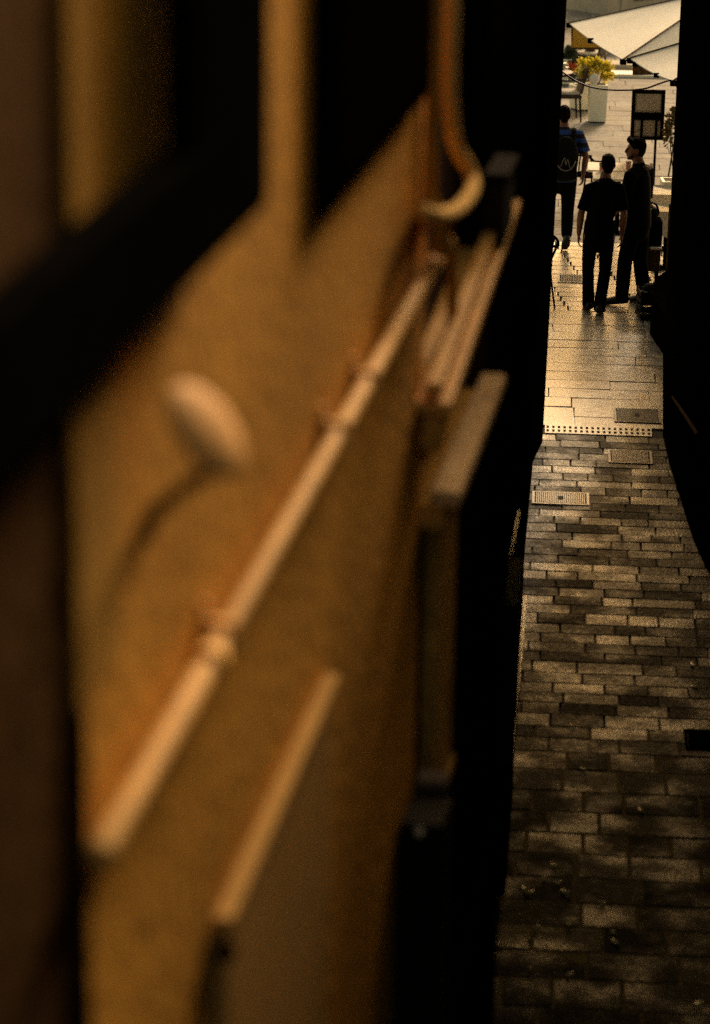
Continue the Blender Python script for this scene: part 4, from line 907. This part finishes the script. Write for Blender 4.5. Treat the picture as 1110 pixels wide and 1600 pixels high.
pa, cs, d, n, base = parasol(c1, c2, 3.4, .66, 'large cream square parasol, its corner pointing down in the middle', True)
# hanging side flap of mustard canvas on the left back corner
fa = cs[1]; m = MB(base)
q0 = fa + n * .04 + V(0, 0, -.06); q1 = q0 + n * 1.55; m.hexa([a + V(0, 0, z) + d * t for z in (-.27, 0) for a, t in ((q0, 0), (q1, 0), (q1, .012), (q0, .012))]); m.build('side_flap', 'canvas_y', pa)
m = MB(base); m.tube([q0, q0 + V(0, 0, -.28), q1 + V(0, 0, -.28)], .012, 6); m.build('flap_hem', 'brownwood', pa)
for f in (.42,):
    m = MB(base); m.box(cs[1].lerp(cs[0], f) + V(0, 0, -.04), (.07, .07, .06)); m.build('clip', 'iron', pa)
c3 = fl(985, 91, zc2 + .14); c4 = fl(1053, 126, zc2 + .14)
pb_, cs2, d2, n2, base2 = parasol(c3, c4, 2.9, .60, 'second cream parasol at right, lower and nearer than the large one', False)
m = MB(base2); q0 = cs2[1] + n2 * .04 + V(0, 0, -.06); q1 = q0 + n2 * .5; m.hexa([a + V(0, 0, z) + d2 * t for z in (-.14, 0) for a, t in ((q0, 0), (q1, 0), (q1, .012), (q0, .012))]); m.build('side_flap', 'mottle', pb_)
for f in (.62, .12):
    m = MB(base2); m.box(cs2[1].lerp(cs2[0], f) + V(0, 0, -.04), (.06, .06, .05)); m.build('clip', 'iron', pb_)

# swagged cable across the mouth of the alley
YC = LB[1].y + 1.4
m = MB(); pts = curve([atY(862, 100, YC), atY(885, 117, YC), atY(905, 129, YC), atY(930, 137.5, YC), atY(965, 141, YC), atY(1005, 139, YC), atY(1030, 131, YC), atY(1047, 126, YC), atY(1056, 131, YC), atY(1062, 150, YC)])
m.tube(pts, .0085, 8); cb = m.build('swag_cable', 'cable', None, True); tag(cb, 'black cable sagging across the bright alley mouth', 'cable')

# monument wall with inscription, steps, far planting
mo = fl(951, 24); mr_ = fl(1064, 10)
mn = thing('monument', (mo.x, mo.y, 0), 'weathered stone monument block with carved lettering at the top edge', 'monument')
o = mn.location; md = (mr_ - mo); md.z = 0; L_ = md.length + 1.5; md.normalize(); mnv = V(-md.y, md.x, 0)
def mbx(m, s0, s1, b0, b1, z0, z1): m.hexa([V(mo.x, mo.y, 0) + md * s + mnv * b_ + V(0, 0, z) for z in (z0, z1) for s, b_ in ((s0, b0), (s1, b0), (s1, b1), (s0, b1))])
m = MB(o); mbx(m, 0, .40, .02, 1.2, 0, 1.35); m.build('side_pier', 'monument', mn, bevel=.01)
m = MB(o); mbx(m, .41, L_, 0, 1.2, 0, 1.35); m.build('block', 'monument', mn, bevel=.01)
m = MB(o); mbx(m, -.05, L_ + .05, -.05, 1.25, 1.351, 1.45); m.build('coping', 'monument', mn, bevel=.01)
tx = bpy.data.curves.new('inscription', 'FONT'); tx.body = 'OUR SUR HOFFI NILLSO'; tx.size = .16; tx.extrude = .004
to = bpy.data.objects.new('t', tx); col.objects.link(to); dg = bpy.context.evaluated_depsgraph_get(); me = bpy.data.meshes.new_from_object(to.evaluated_get(dg)); bpy.data.objects.remove(to)
xs = [v.co.x for v in me.vertices]; wd = max(xs) - min(xs); tl0 = fl(990, 20); 
dI = ray(990, 3); kI = (V(mo.x, mo.y, 0) - C0).dot(mnv) / dI.dot(mnv); pI = C0 + dI * kI
dJ = ray(1035, 3); pJ = C0 + dJ * ((V(mo.x, mo.y, 0) - C0).dot(mnv) / dJ.dot(mnv))
sI = (pI - V(mo.x, mo.y, 0)).dot(md); wJ = (pJ - pI).dot(md); kx = wJ / wd
for v in me.vertices: v.co = md * (sI + v.co.x * kx) + mnv * (-.003 - v.co.z) + V(0, 0, pI.z + v.co.y * 1.0)
me.materials.clear(); me.materials.append(M['carved']); io = bpy.data.objects.new('inscription', me); col.objects.link(io); io.parent = mn
# low pale steps in front of the monument
s_a = fl(960, 113); s_b = fl(960, 123)
stp = thing('stone_steps', (s_a.x, s_b.y, 0), 'two low pale stone steps beneath the parasols', 'steps')
o = stp.location
m = MB(o); m.box((s_a.x + 1.6, s_b.y + .3, .03), (3.6, .5, .06), -.06); m.build('step', 'white_paint', stp, bevel=.008)
m = MB(o); m.box((s_a.x + 1.6, s_b.y + .95, .07), (3.6, .55, .14), -.06); m.build('step', 'monument', stp, bevel=.008)
# pale block behind the shrub
pbk = fl(948, 122); pv_ = thing('stone_plinth', (pbk.x, 50.5, 0), 'grey stone plinth behind the seated woman and the shrub', 'plinth')
qx0 = atY(918, 110, 50.5).x; qx1 = atY(977, 110, 50.5).x; zz = atY(950, 62, 50.5).z
m = MB(pv_.location); m.box(((qx0 + qx1) / 2, 50.9, zz / 2), (qx1 - qx0, .8, zz)); m.build('block', 'monument', pv_, bevel=.01)
m = MB(pv_.location); m.box(((qx0 + qx1) / 2, 50.9, zz + .03), (qx1 - qx0 + .06, .86, .058)); m.build('coping', 'monument', pv_, bevel=.01)
# olive shrub at right edge by the house
os_ = atY(1052, 200, 35.0)
osp = planter(V(os_.x + .05, os_.y, 0), .34, .5, 'white planter at the right edge holding the dull olive shrub')
leaves('olive_shrub', 'leaf_o', V(os_.x + .06, os_.y, os_.z - .05), (.17, .17, .35), 800, 'dull olive brown shrub at the right edge beside the notice board', 'shrub', .06, 8, V(os_.x + .05, os_.y, .49))

# ------------------------------------------------------------------ stall clutter by the right wall
YD = 30.2
def dz(x, y, Y=YD): return atY(x, y, Y)
a = dz(1003, 356); b = dz(1034, 424); gx0, gx1 = a.x, dz(1034, 380).x
ds = thing('display_stand', (( gx0 + gx1) / 2, YD, 0), 'dark wooden stand with an open amber box and a pale tray at the right wall', 'stand')
o = ds.location; zt_ = dz(1010, 346).z; zm1 = dz(1010, 386).z; zb_ = dz(1010, 424).z
m = MB(o); m.box(((gx0 + gx1) / 2 + .02, YD + .16, (zt_ + zm1) / 2), (gx1 - gx0 - .03, .3, zt_ - zm1 - .01)); m.build('upper_box', 'iron', ds, bevel=.006)
m = MB(o); m.hexa([V(x, y, z) for z, s_ in ((zm1 + .01, 0), (dz(1004, 356).z, 1)) for x, y in ((gx0 - .005, YD - .02), (gx0 + .085, YD - .01 ), (gx0 + .085, YD + .0), (gx0 - .005, YD + .0))]); m.build('amber_flap', 'amberwood', ds)
m = MB(o); m.box(((gx0 + gx1) / 2, YD + .12, zm1 - .008), (gx1 - gx0, .36, .022)); m.build('tray', 'white_paint', ds, bevel=.004)
m = MB(o); m.box((gx0 + .05, YD + .119, zm1 - .006), (.10, .364, .026)); m.build('tray_edge', 'greenpaint', ds)
m = MB(o); m.box(((gx0 + gx1) / 2, YD + .14, (zm1 + zb_) / 2 - .01), (gx1 - gx0 - .01, .3, zm1 - zb_ - .03)); m.build('lower_box', 'brownwood', ds, bevel=.006)
for x, y in ((gx0 + .03, .02), (gx1 - .03, .02), (gx0 + .03, .26), (gx1 - .03, .26)):
    m = MB(o); m.tube([(x, YD + y, zb_ + .01), (x + (.02 if x > ds.location.x else -.01), YD + y, 0)], .014, 8, None, False); m.build('leg', 'iron', ds)
bg_ = thing('shoulder_bag', V((gx0 + gx1) / 2, YD + .16, zt_), 'black bag with pale buckle lying on top of the display stand', 'bag')
o = bg_.location; m = MB(o); m.ball(o + V(.0, 0, .075), (.10, .11, .075), 16, 10); m.ball(o + V(-.03, 0, .12), (.06, .08, .06), 12, 8); remesh(m, 'body', 'nylon', bg_, .012, 3)
m = MB(o); m.tube(curve([o + V(-.05, -.08, .10), o + V(-.02, -.06, .19), o + V(.05, -.04, .17), o + V(.08, -.05, .08)]), .012, 8); m.build('strap', 'nylon', bg_, True)
m = MB(o); m.box(o + V(-.02, -.105, .13), (.035, .008, .014), 0, .4); m.build('buckle', 'piping', bg_)
YM = 29.75
ma = dz(1036, 318, YM); mb_ = dz(1041, 430, YM)
mn2 = thing('menu_board', (ma.x + .04, YM, 0), 'scuffed brown edge of a menu board leaning at the right wall', 'menu board')
o = mn2.location
m = MB(o); m.hexa([V(x, y, z) for z, dx in ((mb_.z, .0), (ma.z, -.0)) for x, y in ((mb_.x - .01, YM), (mb_.x + .13, YM - .35), (mb_.x + .16, YM - .33), (mb_.x + .02, YM + .02))]); m.build('panel', 'mottle', mn2, bevel=.004)
m = MB(o); m.tube([V(mb_.x, YM, mb_.z), V(mb_.x, YM + .03, 0)], .013, 8); m.tube([V(mb_.x + .14, YM - .34, mb_.z), V(mb_.x + .14, YM - .33, 0)], .013, 8); m.build('legs', 'iron', mn2)
pcg = fl(1015, 502); cr_ = thing('slatted_crate', (pcg.x + .02, pcg.y + .16, 0), 'black slatted crate on the ground at the foot of the right wall', 'crate', rz=.1)
m = MB()
for i in range(4):
    z = .05 + i * .085
    for q in ((0, -.14, .27, .012), (0, .14, .27, .012)): m.box((q[0], q[1], z), (q[2], q[3], .05))
    for x in (-.135, .135): m.box((x, 0, z), (.012, .266, .05))
m.build('slats', 'gloss_black', cr_)
for x in (-.12, .12):
    for y in (-.125, .125):
        m = MB(); m.box((x, y, .17), (.018, .018, .34)); m.build('corner_post', 'gloss_black', cr_)
m = MB(); m.box((0, 0, .012), (.25, .25, .02)); m.build('bottom', 'gloss_black', cr_)
m = MB(); m.ball((.0, .0, .30), (.115, .11, .10), 14, 8); cl_ = m.build('bundled_cloth', 'nylon', cr_, True)
pw = fl(1032, 535)
wb2 = thing('wall_bench', (pw.x + .1, pw.y + .6, 0), 'low dark bench box jutting from the right house corner', 'bench')
o = wb2.location
m = MB(o); m.prism([(pw.x - .08, pw.y + .35), (rk[4].x + .01, rk[4].y + .03), (pw.x + .5, pw.y + .3), (pw.x + .35, pw.y + 1.9), (fl(1022, 497).x, fl(1022, 497).y)], .0, .42); m.build('box', 'darkwood', wb2, bevel=.01)
m = MB(o); m.prism([(pw.x - .09, pw.y + .34), (rk[4].x + .0, rk[4].y + .028), (pw.x + .5, pw.y + .29), (pw.x + .35, pw.y + 1.9), (fl(1022, 497).x - .01, fl(1022, 497).y)], .421, .45); m.build('lid', 'darkwood', wb2, bevel=.006)
